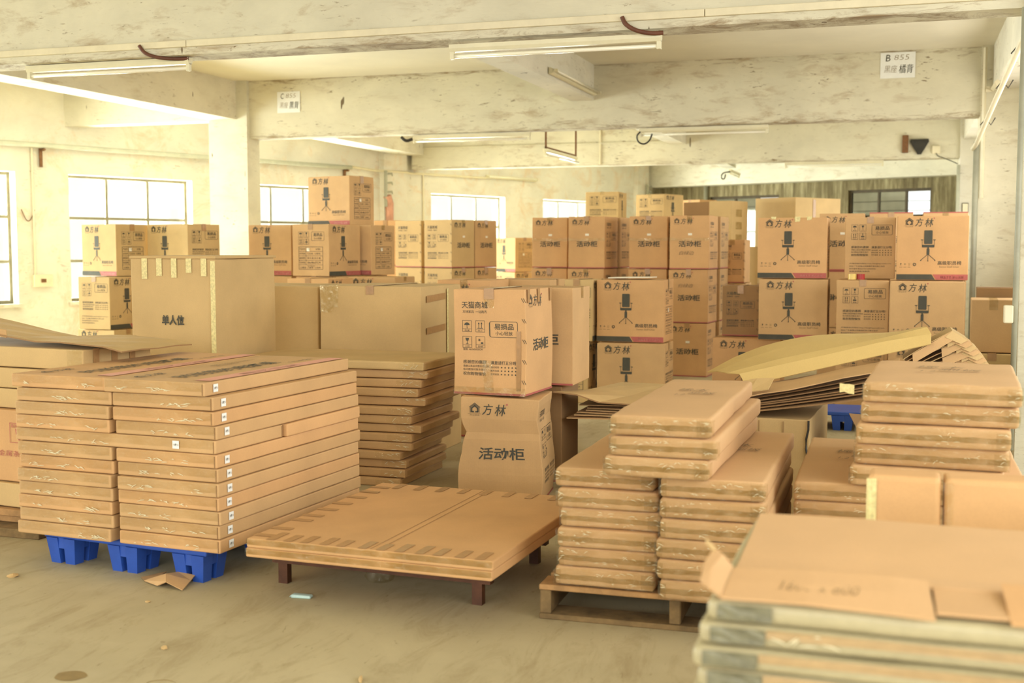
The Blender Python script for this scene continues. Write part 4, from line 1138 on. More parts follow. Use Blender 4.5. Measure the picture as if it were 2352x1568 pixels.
# rear wrapped stack: two lower columns bridged by five more
for lv in range(3):
    z = .552 - hD * (lv + 1)
    wrapped('%s wrapped panel of the lower tier, beside the corrugated box' % ('top', 'middle', 'lower')[lv], -.172, 5.33 + .01 * lv, z, .5 - .3 * lv, .425 - .004 * lv, 1.15, hD - .002, 460 + lv, GW2, note=(lv == 0))
    wrapped('%s wrapped panel of the lower tier, beside the wall column' % ('top', 'middle', 'lower')[lv], .275, 5.38 + .01 * lv, z, -.5, .42, 1.15, hD - .002, 470 + lv, GW2, note=(lv == 0))
zE = .552
for lv, dx in enumerate((-.012, 0.0, .0, .018, .020)):
    z = zE + .0805 * lv
    wrapped('%s wrapped panel of the broad upper pile at the wall column side' % ('bottom', 'second', 'third', 'fourth', 'topmost')[lv], .150 + dx, 5.16 + .02 * (lv % 2), z, -4.5 + .5 * lv, .545 + (.01 if lv > 2 else 0), .92, .0785, 480 + lv, GW2, note=(lv == 4))
m = MB(); r = random.Random(3)
m.sheet([[(-.16 - .055 * j / 3, 4.745 + .01 * j, .935 - .035 * i / 2 + r.uniform(-.004, .004)) for j in range(4)] for i in range(3)], .001, M['tape_pale'])
tag(m.build('tape_strip'), 'loose crinkled tape end sticking out beside the topmost broad wrapped panel', 'tape')
o = carton('plain_carton', 'low carton carrying the lower tier of wrapped panels', 'carton', (.125, 5.36, .0, 0, .70, 1.0, .318), mat='card_dark', tape=False)

# --- two upright plastic-wrapped cartons behind the foam-wrapped boards
for k, (x, w) in enumerate(((.023, .200), (.362, .46))):
    m = MB(); m.bm(bevel_box(w, .13, .80, .016, 3, 6, .003, 600 + k), M['card_warm'])
    o = local_obj('upright_carton', m, x, 3.67, 0, 0, None, None, False)
    tag(o, ('narrow upright carton in clear wrap behind the foam-wrapped boards', 'wide upright carton in clear wrap behind the foam-wrapped boards')[k], 'carton', 'upright wrapped cartons')
    r = random.Random(k)
    strip(o, 'clear_wrap', [[(-w / 2 - .004 + .028 * j / 4, -.067 - r.uniform(0, .003), .79 * (1 - i / 10)) for j in range(5)] for i in range(11)], .0006, 'tape_pale' if k == 0 else 'gloss')

# --- foam-wrapped boards right in front of us
hG = .0435
gx, gy = .30, 2.585
for lv in range(9):
    z = .80 - hG * (lv + 1)
    r = random.Random(700 + lv)
    w, d = 1.26, .74
    sh = -.010 * (lv % 3) - .006 * lv
    m = MB(); m.bm(bevel_box(w, d, hG - .001, .017, 4, 14, .0045, 700 + lv), M['foam'])
    o = local_obj('foam_wrapped_board', m, gx + sh, gy + .004 * (lv % 2), z, .5 * ((lv % 3) - 1), None, None, True)
    tag(o, '%s foam-wrapped board of the blurred stack right before us' % (ORD[lv] if lv < 8 else 'ninth'), 'wrapped board', 'foam-wrapped boards')
    if lv:
        strip(o, 'board_edge', [[(-w / 2 + .125 + (w - .13) * j / 12, -d / 2 - .0035 - r.uniform(0, .002), hG * (.90 - .13 * i)) for j in range(13)] for i in range(4)], .001, 'board_edge')
    strip(o, 'dark_tape', [[(-w / 2 + .022 + .10 * j / 5, -d / 2 - .005 - r.uniform(0, .003), hG * (.88 - .22 * i)) for j in range(6)] for i in range(4)], .001, 'teal')
    mm = MB(); u = r.uniform(-w / 2 + .12, .1); scatter_glints(mm, r, u, u + .10, -d / 2 - .008, hG * .3, hG * .8, 6, 'gloss'); mm.build('wrinkle_glint', o)
m = MB()
m.bm(bevel_box(1.24, .70, .382, .02, 3, 6, .004, 720), M['foam'])
tag(m.build('foam_wrapped_bundle', None, (gx, gy + .01, 0), 0, True), 'thick foam-wrapped bundle below the foam-wrapped boards', 'wrapped board')
# opened cardboard sleeve on top, front flap folded down
root = MB()
fold = [(-.300, 2.352, .826), (-.15, 2.355, .832), (.0, 2.36, .832), (.062, 2.362, .828)]
rows = [[(-.300 + 1.1 * j / 8, 2.36, .816) for j in range(9)]]
for i in range(1, 7): rows.append([(-.300 + 1.1 * j / 8 - .012 * (i / 6), 2.36 + .575 * i / 6, .810 + .002 * math.sin(j * 1.3 + i)) for j in range(9)])
root.sheet(rows, .006, M['kraft'])
o = root.build('cardboard_sleeve'); tag(o, 'opened cardboard sleeve spread on the foam-wrapped boards, flaps folded over', 'cardboard')
m = MB(); m.sheet([fold, [(-.302, 2.285, .818), (-.15, 2.285, .824), (.0, 2.285, .822), (.066, 2.285, .818)], [(-.304, 2.212, .806), (-.15, 2.206, .810), (.0, 2.203, .806), (.072, 2.200, .803)]], .005, M['kraft']); fl = m.build('front_flap', o)
m = MB(); m.sheet([[(.070, 2.372, .816), (.40, 2.372, .816), (.80, 2.37, .816)], [(.074, 2.222, .809), (.40, 2.222, .809), (.80, 2.222, .809)]], .005, M['kraft']); m.build('front_panel', o)
P = Print(); P.zone('handwriting'); P.text('1600 x 800', -.20, .030, -.06, .055, 'ink_faint', -.02, .2)
P.apply(fl, lambda u, v: (u, 2.205 + v * 1.6, .8145 + v * .22))
m = MB(); m.sheet([[(-.302, 2.352, .828), (-.325, 2.375, .846), (-.345, 2.40, .852)], [(-.304, 2.28, .820), (-.335, 2.30, .838), (-.352, 2.32, .842)], [(-.305, 2.212, .808), (-.33, 2.225, .822), (-.348, 2.24, .828)]], .005, M['kraft']); m.build('side_flap', o)
m = MB(); m.sheet([[(-.345, 2.40, .853), (-.365, 2.42, .864)], [(-.340, 2.375, .851), (-.360, 2.40, .862)]], .005, M['card_olive']); m.build('torn_corner', o)
m = MB(); m.sheet([[(.190, 2.37, .832), (.45, 2.36, .832)], [(.195, 2.205, .806), (.45, 2.195, .806)]], .005, M['card_warm']); m.build('end_flap', o)

# --- plain boxes at the far left with an open sheet on top
lq = (-4.55, 5.40)
lyaw = -6.9
GL = 'long plain cartons at the far window side'
for lv, (z, h, nm) in enumerate(((.838, .107, 'top'), (.731, .105, 'second'), (.626, .103, 'third'))):
    o = carton('long_carton', '%s long plain carton of the pile beside the blue-pallet stack' % nm, 'carton', (lq[0] - .02 * lv - (.10 if lv else 0), lq[1], z, lyaw, 1.40 - .02 * lv - (.2 if lv else 0), .50, h), GL, cuts=8, wob=.003, tape=False, mat='card_olive')
    if lv == 0:
        r = random.Random(9)
        strip(o, 'clear_tape', [[(.60 + .1 * j / 4, -.255 - r.uniform(0, .003), h * (.98 - .3 * i)) for j in range(5)] for i in range(4)], .0006, 'film')
        for k in range(3): strip(o, 'packing_tape', [[(.7035, -.18 + .13 * k, h), (.7035, -.14 + .13 * k, h)], [(.7035, -.18 + .13 * k, .03), (.7035, -.14 + .13 * k, .03)]], .001, 'tape_tan')
o = carton('metal_tea_table_carton', 'reddish carton with red fragile mark under the long plain cartons', 'carton', (-4.68, 5.36, .252, lyaw, 1.02, .5, .372), cuts=4, wob=.003, tape=False, mat='card_warm')
P = Print(); P.zone('fragile_print'); u = .885; v = .205
P.frame(u, v, u + .10, v + .10, .003, 'red'); P.poly([(u + .038, v + .072), (u + .042, v + .045), (u + .062, v + .032), (u + .082, v + .045), (u + .088, v + .072)], 'red'); P.line([(u + .062, v + .035), (u + .062, v + .016)], .008, 'red'); P.text('易碎', u + .008, v + .076, u + .05, v + .095, 'red')
P.zone('product_name'); P.text('金属茶几', .80, .132, 1.0, .162, 'red', -.004, .2)
P.apply(o, face_fn('F', 1.02, .5, .004))
carton('plain_carton', 'flat box between the reddish carton and the pallet boards', 'carton', (-4.70, 5.34, .125, lyaw, 1.06, .5, .125), tape=False, mat='card_olive')
for k, (z, h, x1, y, mat) in enumerate(((.084, .036, -4.135, 4.98, 'wood'), (.046, .036, -4.13, 5.0, 'wood'), (0, .045, -4.06, 4.92, 'wood_dark'))):
    m = MB(); m.bm(bevel_box(.95, .62 - .1 * (k < 2), h, .004, 1, 6, .003, 800 + k), M[mat])
    o = local_obj('pallet_board', m, x1 - .475, y + .31, z, -4 + 2 * k); tag(o, ('upper rough board', 'lower rough board', 'thick dark timber')[k] + ' beside the blue-pallet stack, under the far boxes', 'board', 'rough boards beside the blue pallet')
# open sheet, dark underneath, drooping over the long carton
prof = [(-5.35, 1.13), (-4.95, 1.07), (-4.62, 1.02), (-4.42, .990), (-4.22, .972), (-4.06, .970), (-3.92, .966), (-3.78, .956), (-3.66, .938)]
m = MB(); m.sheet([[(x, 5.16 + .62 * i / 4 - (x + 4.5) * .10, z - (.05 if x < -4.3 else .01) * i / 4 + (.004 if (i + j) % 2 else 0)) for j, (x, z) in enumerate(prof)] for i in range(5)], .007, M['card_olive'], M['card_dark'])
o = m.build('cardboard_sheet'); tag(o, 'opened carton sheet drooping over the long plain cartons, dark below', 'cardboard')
m = MB(); m.sheet([[(-4.50, 5.175, .995), (-4.43, 5.17, .985)], [(-4.49, 5.16, 1.035), (-4.42, 5.155, 1.028)]], .005, M['card']); m.build('tab', o)
m = MB(); m.sheet([[(-4.95, 5.20, 1.06), (-4.80, 5.17, 1.03)], [(-4.93, 5.13, .99), (-4.78, 5.11, .98)]], .005, M['card_olive']); m.build('flap', o)
# ------------------------------------------------------------------ loose cardboard pile
def resample(pts, n):
    P = [Vector(p) for p in pts]; L = [0]
    for a, b in zip(P[:-1], P[1:]): L.append(L[-1] + (b - a).length)
    out = []
    for k in range(n):
        t = L[-1] * k / (n - 1); i = 0
        while i < len(L) - 2 and L[i + 1] < t: i += 1
        f = (t - L[i]) / max(L[i + 1] - L[i], 1e-9); out.append(P[i].lerp(P[i + 1], f))
    return out
o = carton('corrugated_box', 'pale corrugated box with torn corner under the heap of loose cardboard', 'carton', (-.735, 7.05, 0, -3, .62, .90, .535), cuts=6, wob=.006, tape=False, mat='card_olive')
for k in range(4):
    x = -.22 + .13 * k; m = MB(); m.box(x, -.4535, .02, x + .004, -.4505, .52, M['card_dark']); m.build('crease', o)
m = MB(); r = random.Random(2); m.tube([(.300 + r.uniform(-.006, .006), -.452, .53 - .05 * i) for i in range(8)], .006, M['dark'], 5); m.build('torn_edge', o)
o = carton('open_carton', 'open carton behind the broad wrapped pile, one flap hanging out', 'carton', (.19, 7.02, 0, 0, .62, .70, .60), tape=False, mat='card_dark')
m = MB(); m.sheet([[(-.315, -.33, .56), (-.44, -.36, .57)], [(-.32, -.33, .44), (-.35, -.36, .40)]], .006, M['card_dark']); m.build('flap', o)
GS = 'loose cardboard sheets in the heap'
rnd = random.Random(8)
names = ['lowest dark-edged', 'second lowest', 'middle', 'warped', 'upper', 'next to top']
for k in range(6):
    z0 = .552 + .0105 * k; z1 = .672 + .024 * k + rnd.uniform(-.004, .004)
    x0 = -.90 + rnd.uniform(-.02, .03); x1 = -.05 + rnd.uniform(-.05, .04); y0 = 6.60 + .015 * k; y1 = 7.30 + rnd.uniform(-.05, .05)
    rows = []
    for i in range(4):
        y = y0 + (y1 - y0) * i / 3
        rows.append([(x0 + (x1 - x0) * j / 6, y + rnd.uniform(-.004, .004), z0 + (z1 - z0) * (j / 6) ** 1.15 + .010 * i / 3) for j in range(7)])
    m = MB(); m.sheet(rows, .006, M['card_dark' if k % 2 else 'card'], M['card_dark'])  # dark cardboard paints the shade below and between the sheets
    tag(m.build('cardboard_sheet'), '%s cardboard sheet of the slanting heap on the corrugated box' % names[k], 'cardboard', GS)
rows = [[(-.83 + .83 * j / 6, 6.52 + .32 * i / 3 + .01 * (j % 2), .640 + .198 * (j / 6) ** 1.05 + (.020 if i else 0) * (i / 3) + .004 * math.sin(j * 2)) for j in range(7)] for i in range(4)]
m = MB(); m.sheet(rows, .006, M['card'])
o = m.build('cardboard_sheet'); tag(o, 'broad tan sheet sloping just below the bent beige board', 'cardboard', GS)
m = MB(); m.sheet([[(-.84, 6.50, .655), (-.76, 6.50, .685), (-.66, 6.505, .70)], [(-.80, 6.62, .73), (-.73, 6.62, .745), (-.64, 6.62, .750)]], .005, M['card_olive']); m.build('flap', o)
back = resample([(-1.104, 7.3, .700), (-.962, 7.3, .785), (-.808, 7.3, .855), (-.655, 7.3, .902), (-.505, 7.3, .933), (-.356, 7.3, .947), (-.185, 7.3, .953), (-.028, 7.3, .964), (.10, 7.12, .996)], 16)
cr1 = resample([(-.939, 6.95, .734), (-.634, 6.95, .826), (-.354, 6.95, .893), (-.084, 6.95, .955), (.142, 6.95, 1.019)], 16)
cr2 = resample([(-.863, 6.9, .736), (-.629, 6.9, .796), (-.351, 6.9, .867), (-.083, 6.9, .939), (.162, 6.9, .986)], 16)
bot = resample([(-.82, 6.85, .680), (-.635, 6.85, .726), (-.447, 6.85, .776), (-.262, 6.85, .825), (-.058, 6.85, .879), (.160, 6.85, .936)], 16)
m = MB(); m.sheet([back, [(a + b) / 2 + Vector((0, 0, .008)) for a, b in zip(back, cr1)], cr1, cr2, bot], .006, M['beige_board'])
tag(m.build('bent_beige_board'), 'long beige board bent like a tunnel on top of the cardboard heap', 'cardboard')
ends = [(.29, 1.02), (.315, .998), (.337, .977), (.355, .955), (.373, .932), (.388, .91), (.402, .888), (.416, .865), (.43, .84)]
for k, (ex, ez) in enumerate(ends):
    ex, ez = (ex - .03) * 1.03, 1.455 - (1.455 - ez) * 1.03
    lx, lz = .02 + .010 * k, .845 - .017 * k
    y0, y1 = 6.90 + .012 * k, 7.24 + rnd.uniform(-.02, .03)
    dx, dz = .08, -.05
    prof = [(lx, lz), ((lx + ex) / 2, (lz + ez) / 2 + .006), (ex, ez), (ex + dx, ez + dz)]
    m = MB(); m.sheet([[(x, y0 + (y1 - y0) * i / 2, z) for x, z in prof] for i in range(3)], .004, M['card' if k % 2 else 'card_olive'])
    o = m.build('folded_cardboard'); tag(o, '%s folded carton blank of the fan at the heap end by the wall column' % (ORD[k] if k < 8 else 'lowest'), 'cardboard', 'folded carton blanks in the fan')
    sl = (ez - lz) / (ex - lx); f0 = ex - (.20, .05, .10, .045, .13, .05, .09, .05, .10)[k]; dr = (.052, .040, .048, .036, .05, .038, .045, .035, .03)[k]
    m = MB(); m.sheet([[(f0, y0 - .002, ez - (ex - f0) * sl), (ex, y0 - .002, ez)], [(f0 + .004, y0 - .007, ez - (ex - f0) * sl - dr), (ex + .004, y0 - .007, ez - dr)]], .004, M['card_olive' if k % 2 else 'card']); m.build('flap', o)
    m = MB(); m.sheet([[(ex, y0 - .002, ez), (ex + dx, y0 - .002, ez + dz)], [(ex - .035, y0 - .007, ez - .035), (ex + dx - .035, y0 - .007, ez + dz - .02)]], .004, M['card' if k % 2 else 'card_olive']); m.build('end_flap', o)

# small table of cardboard offcuts beside the crushed carton
o = carton('plain_carton', 'dark corrugated carton carrying the offcut sheets beside the crushed carton', 'carton', (-1.42, 7.85, 0, 0, .60, .80, .40), tape=False, mat='card_dark')
for k in range(5):
    x = -.27 + .05 * k; m = MB(); m.box(x, -.4025, .02, x + .006, -.4005, .39, M['dark']); m.build('crease', o)
rnd = random.Random(12)
for k in range(6):
    z = .408 + .0135 * k
    x0 = -1.94 + (.0, .04, .05, .10, .10, .04)[k]; y0 = 7.12 + .03 * k
    rows = [[(x0 + (.85 * j / 4), y0 + .95 * i / 3 + .03 * (j / 4), z + .004 * math.sin(j + k)) for j in range(5)] for i in range(4)]
    m = MB(); m.sheet(rows, .006, M['card_olive' if k % 2 else 'card'], M['card'])
    tag(m.build('cardboard_sheet'), '%s offcut sheet of the low pile beside the crushed carton' % ['lowest', 'second lowest', 'third lowest', 'fourth lowest', 'fifth lowest', 'sixth lowest'][k], 'cardboard', 'offcut sheets beside the crushed carton')
rows = [[Vector((-2.0, 7.03, .578)), Vector((-1.86, 7.06, .562)), Vector((-1.73, 7.10, .515)), Vector((-1.45, 7.12, .505))],
        [Vector((-1.90, 7.42, .545)), Vector((-1.78, 7.44, .535)), Vector((-1.63, 7.46, .512)), Vector((-1.33, 7.48, .505))],
        [Vector((-1.84, 8.2, .515)), Vector((-1.65, 8.22, .512)), Vector((-1.5, 8.25, .506)), Vector((-1.15, 8.3, .505))]]
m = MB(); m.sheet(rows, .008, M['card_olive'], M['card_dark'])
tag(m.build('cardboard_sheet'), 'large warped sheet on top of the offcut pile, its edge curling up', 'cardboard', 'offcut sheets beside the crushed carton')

# ------------------------------------------------------------------ lamps on the beams
def rounded(pts, it=3):
    for _ in range(it):
        q = [pts[0]]
        for a, b in zip(pts[:-1], pts[1:]): q += [a.lerp(b, .25), a.lerp(b, .75)]
        pts = q + [pts[-1]]
    return pts
def lamp(label, p0, p1, up=(0, 0, 1), group='strip lamps', cable=None, caps='enamel'):
    """strip lamp along p0-p1: housing, tube, two end sockets"""
    p0, p1, up = Vector(p0), Vector(p1), Vector(up)
    L = (p1 - p0).length; d = (p1 - p0) / L; s = d.cross(up).normalized()
    mt = Matrix(((d.x, s.x, up.x, p0.x), (d.y, s.y, up.y, p0.y), (d.z, s.z, up.z, p0.z), (0, 0, 0, 1)))
    root = empty('strip_lamp', (0, 0, 0)); root.matrix_world = mt; tag(root, label, 'lamp', group)
    m = MB(); m.prism([(-.022, .0), (.022, .0), (.034, .022), (.034, .05), (-.034, .05), (-.034, .022)], 'x', 0, L, M['enamel']); m.build('housing', root)
    m = MB(); m.tube([(.03, 0, -.030), (L - .03, 0, -.030)], .014, M['tube'], 10); m.build('lamp_tube', root, smooth=True)
    for x in (.0, L - .03):
        m = MB(); m.bm(bevel_box(.03, .036, .06, .004), M[caps], Matrix.Translation((x + .015, 0, -.052))); m.build('socket', root)
    if cable:
        inv = mt.inverted(); m = MB(); m.tube(rounded([inv @ Vector(p) for p in cable[0]]), cable[2] if len(cable) > 2 else .012, M[cable[1]], 8); m.build('cable', root, smooth=True)
    return root
lamp('strip lamp under the front beam at the window side, cable at its inner end', (-6.78, 8.26, 2.865), (-5.27, 8.26, 2.865), cable=([(-5.62, 8.104, 3.0), (-5.58, 8.11, 2.94), (-5.48, 8.14, 2.905), (-5.36, 8.2, 2.90), (-5.27, 8.24, 2.905)], 'cable', .014))
lamp('strip lamp under the front beam near the hall centre, thick brown cable', (-3.10, 8.2, 2.84), (-1.58, 8.2, 2.84), cable=([(-1.83, 8.103, 3.0), (-1.81, 8.10, 2.95), (-1.74, 8.11, 2.905), (-1.64, 8.14, 2.885), (-1.56, 8.16, 2.89)], 'cable', .015))
lamp('strip lamp under the second beam with green cable end, nearer the pillar', (-6.12, 14.8, 2.86), (-4.52, 14.8, 2.86), cable=([(-6.12, 14.8, 2.87), (-6.2, 14.75, 2.83), (-6.26, 14.72, 2.89)], 'dark', .02))
lamp('strip lamp under the second beam with a hanging cable loop', (-3.11, 14.8, 2.86), (-1.55, 14.8, 2.86), cable=([(-3.10, 14.78, 2.87), (-3.14, 14.75, 2.82), (-3.12, 14.75, 2.74), (-3.04, 14.75, 2.71), (-2.97, 14.75, 2.76), (-2.95, 14.77, 2.84)], 'dark', .010))
lamp('strip lamp under the third beam above the far concrete wall', (-1.96, 21.5, 2.87), (-.33, 21.5, 2.87))
lamp('strip lamp fixed low on the side of the middle cross beam', (-3.60, 12.62, 3.34), (-3.60, 14.60, 3.34), up=(-1, 0, 0))
p, q = wallpt(2.17, 2.90, .06), wallpt(3.86, 2.90, .06)
lamp('strip lamp high on the window wall at the end of the cable trunking', p, q, up=(-WN.x, -WN.y, 0))
lamp('small far strip lamp with looped wire beside the last cross beam', (-3.40, 25.2, 3.0), (-3.40, 26.6, 3.0), cable=([(-3.4, 25.2, 3.0), (-3.55, 25.1, 2.98), (-3.57, 25.1, 2.86), (-3.5, 25.1, 2.84), (-3.48, 25.1, 2.95)], 'dark', .014))
root = lamp('double strip lamp hung on slotted iron brackets below the ceiling', (-4.85, 16.6, 2.80), (-4.85, 18.3, 2.80), group='hanging lamps')
root.name = 'hanging_lamp'
inv = root.matrix_world.inverted()
for y in (16.62, 18.28):
    m = MB(); vs = [inv @ Vector(v) for v in ((-4.86, y, 2.84), (-4.84, y, 2.84), (-4.84, y + .04, 2.84), (-4.86, y + .04, 2.84), (-4.86, y, CEIL), (-4.84, y, CEIL), (-4.84, y + .04, CEIL), (-4.86, y + .04, CEIL))]
    m.add(vs, [(0, 3, 2, 1), (4, 5, 6, 7), (0, 1, 5, 4), (1, 2, 6, 5), (2, 3, 7, 6), (3, 0, 4, 7)], M['rust']); m.build('hanger', root)
m = MB(); a, b = inv @ Vector((-4.85, 16.62, 2.868)), inv @ Vector((-4.85, 18.30, 2.868)); m.tube([a, b], .016, M['rust'], 4); m.build('hanger_rail', root)
m = MB(); a, b = inv @ Vector((-4.80, 16.64, 2.765)), inv @ Vector((-4.80, 18.27, 2.765)); m.tube([a, b], .014, M['tube'], 10); m.build('lamp_tube', root, smooth=True)

# ------------------------------------------------------------------ trunking, pipes and fittings
for k, (x0, x1) in enumerate(((-9.5, -5.22), (-5.215, -1.28), (-1.275, 1.4))):
    m = MB(); m.bm(bevel_box(x1 - x0, .03, .05, .004), M['enamel_old'], Matrix.Translation(((x0 + x1) / 2, 8.135, 2.975)))
    tag(m.build('cable_trunking'), ('length of cable trunking on the front beam, window side', 'middle length of cable trunking on the front beam', 'length of cable trunking on the front beam, pillar side by the diagonal pipe')[k], 'trunking', 'trunking on the front beam')
m = MB(); m.tube([wallpt(-20, 2.878, .10), wallpt(-4.6, 2.878, .10), wallpt(-1.75, 2.878, .10)], .038, M['pipe'], 10)
root = m.build('water_pipe', smooth=True); tag(root, 'grey green pipe running along the window wall above the windows', 'pipe')
for t in (-10.8, -7.75, -4.68, -1.85):
    m = MB(); p = wallpt(t, 2.66, .05); q = wallpt(t, 2.66, .0)
    m.tube([wallpt(t, 2.84, .033), wallpt(t, 2.58, .033)], .03, M['rust'], 4); m.tube([wallpt(t, 2.82, .01), wallpt(t, 2.82, .14)], .02, M['rust'], 4); m.build('pipe_bracket', root)
m = MB(); m.tube([wallpt(-1.75, 2.90, .06), wallpt(-1.1, 2.86, .07), wallpt(-.95, 2.86, .14), wallpt(-.3, 2.86, .14), wallpt(-.28, 2.86, .04), wallpt(2.17, 2.87, .03)], .022, M['enamel_old'], 4)
root = m.build('wall_conduit'); tag(root, 'thin yellowed conduit along the window wall beyond the pipe', 'conduit')
m = MB(); m.tube([wallpt(.25, 2.86, .02), wallpt(.25, .8, .02)], .018, M['enamel_old'], 4); m.build('drop_pipe', root)
root = empty('switch_box', wallpt(-7.78, .90, .0)); tag(root, 'yellowed switch box on the window wall with conduit running up', 'switch')
def wl(t, z, off): return Vector(wallpt(-7.78 + t, .90 + z, off)) - Vector(wallpt(-7.78, .90, .0))
m = MB(); m.tube([wl(-.10, 2.0, .02), wl(-.10, .17, .02)], .018, M['enamel_old'], 4); m.build('conduit', root)
m = MB(); c = [wl(t, z, off) for off in (.0, .07) for t, z in ((-.14, 0), (.14, 0), (.14, .17), (-.14, .17))]; m.add(c, [(0, 3, 2, 1), (4, 5, 6, 7), (0, 1, 5, 4), (1, 2, 6, 5), (2, 3, 7, 6), (3, 0, 4, 7)], M['enamel_old']); m.build('housing', root)
m = MB(); c = [wl(t, z, off) for off in (.07, .085) for t, z in ((-.04, .06), (.03, .06), (.03, .11), (-.04, .11))]; m.add(c, [(0, 3, 2, 1), (4, 5, 6, 7), (0, 1, 5, 4), (1, 2, 6, 5), (2, 3, 7, 6), (3, 0, 4, 7)], M['rust']); m.build('switch', root)
m = MB(); m.tube([wallpt(-8.06 + .02 * i, 1.98 - .16 * math.sin(PI * i / 10), .02) for i in range(11)], .006, M['rust'], 5); tag(m.build('wire_loop'), 'thin wire sagging between the first window and the conduit', 'wire')
def insulators(label, t, z0, z1, pipe):
    root = empty('insulator_rack', wallpt(t, 0, .20)); tag(root, label, 'insulator rack', 'insulator racks')
    u, n = WD, WN
    m = MB(); m.tube([Vector((0, 0, z0)), Vector((0, 0, z1))], .03, M['pipe_blue'], 4); m.build('back_plate', root)
    for k in range(4):
        z = z1 - .06 - (z1 - z0 - .10) * k / 3.4
        m = MB(); m.tube([u * .02 + Vector((0, 0, z)), u * .16 + Vector((0, 0, z + .01)), u * .18 + Vector((0, 0, z - .03))], [.016, .022, .012], M['pipe_blue'], 6); m.build('insulator', root)
    if pipe:
        m = MB(); m.tube([u * .10 + Vector((0, 0, 0)), u * .10 + Vector((0, 0, z0 + .06)), u * .04 + Vector((0, 0, z0 + .2))], .075, M['red_pipe'], 8); m.build('red_pipe', root)
insulators('insulator rack with a red painted pipe beside the second window', -.97, 2.20, 2.86, True)
insulators('small insulator rack at the far corner of the concrete wall', 8.15, 2.45, 2.98, False)
root = MB(); p = GO + GD * 1.44 + GN * .06
root.tube([(p.x, p.y, 0), (p.x, p.y, 3.0)], .05, M['pipe_blue'], 8); tag(root.build('down_pipe', smooth=True), 'grey downpipe on the far concrete wall beside its narrow window', 'pipe')
m = MB(); m.tube([(-5.2, 21.33, 3.6), (-5.2, 21.33, 2.94)], .02, M['enamel_old'], 4); tag(m.build('wall_conduit'), 'short upright conduit on the face of the third beam', 'conduit')
# corner of pipes at the wall columns
m = MB(); m.tube([(.76, 14.45, 0), (.76, 14.45, 2.62)], .032, M['pipe_blue'], 8); tag(m.build('grey_pipe', smooth=True), 'upright grey pipe in front of the wall column behind the chair cartons', 'pipe')
m = MB(); m.tube([(.72, 14.42, 2.54), (.745, 14.2, 2.58), (.80, 12.3, 2.825), (.862, 10.26, 3.08), (.885, 9.2, 3.20)], .026, M['enamel_old'], 8)
root = m.build('slanting_pipe', smooth=True); tag(root, 'slanting pale pipe rising to the ceiling by the wall column', 'pipe')
for k in (.25, .62, .9):
    q = Vector((.745, 14.2, 2.58)).lerp(Vector((.862, 10.26, 3.08)), k); m = MB(); m.tube([q - Vector((.05, 0, .02)), q + Vector((0, -.02, .045)), q + Vector((.05, .0, -.02)), q + Vector((.09, -.02, .05))], .006, M['dark'], 5); m.build('wire_tie', root)
m = MB(); m.tube([(.83, 14.55, 2.0), (.83, 14.55, 3.22), (.83, 14.55, 3.66)], .022, M['enamel_old'], 4); tag(m.build('wall_conduit'), 'narrow upright conduit on the wall column beside the slanting pipe', 'conduit')
m = MB(); m.tube([(.84, 14.53, 3.20), (.92, 14.53, 3.20), (.90, 13.6, 3.16)], .03, M['enamel_old'], 4); tag(m.build('wall_conduit'), 'short level conduit bending off the wall column top', 'conduit')
m = MB(); m.tube([(.85, 21.2, 0), (.85, 21.2, 2.8)], .03, M['pipe'], 6); tag(m.build('grey_pipe', smooth=True), 'far upright pipe at the edge of the back wall column', 'pipe')
m = MB(); m.tube([(.672, 8.02, .2), (.672, 8.02, 2.9)], .017, M['pipe_blue'], 8); root = m.build('grey_pipe', smooth=True); tag(root, 'blurred grey pipe at the picture edge beside the plain cartons', 'pipe')
m = MB(); m.bm(bevel_box(.055, .06, .11, .008), M['enamel_old'], Matrix.Translation((.632, 8.0, .99))); m.build('switch_box', root)
m = MB(); m.bm(bevel_box(.10, .02, .16, .004), M['frame_dark']); o = m.build('picture_frame', None, (.97, 21.235, 2.02)); tag(o, 'small dark frame on the back wall column above the cartons', 'frame')
m = MB(); m.bm(bevel_box(.085, .006, .135, .002), M['enamel_old'], Matrix.Translation((0, -.011, .012))); m.build('panel', o)

# things fixed to the third beam
m = MB(); m.bm(bevel_box(.10, .07, .29, .01), M['rust']); tag(m.build('wooden_block', None, (.01, 21.31, 3.02)), 'brown wooden block nailed to the third beam', 'block')
m = MB(); m.prism([(-.14, .12), (.14, .12), (.15, .08), (.03, -.13), (-.03, -.13), (-.15, .08)], 'y', -.05, .0, M['dark']); root = m.build('iron_bracket', None, (.235, 21.345, 3.12)); tag(root, 'dark triangular iron bracket on the third beam', 'bracket')
for x, z in ((-.10, .09), (.10, .09), (0, -.08)):
    m = MB(); m.tube([(x, -.05, z), (x, -.08, z)], .022, M['dark'], 8); m.build('bolt', root)
m = MB(); m.bm(bevel_box(.13, .05, .13, .006), M['enamel_old'], Matrix.Translation((0, 0, -.065))); root = m.build('socket_box', None, (.50, 21.325, 3.06)); tag(root, 'square socket box on the third beam with a sagging cable', 'socket')
m = MB(); m.tube([(0, -.03, -.06), (.02, -.03, -.10), (.12, -.03, -.14), (.26, -.03, -.20), (.34, -.03, -.24)], .008, M['dark'], 6); m.build('cable', root, smooth=True)

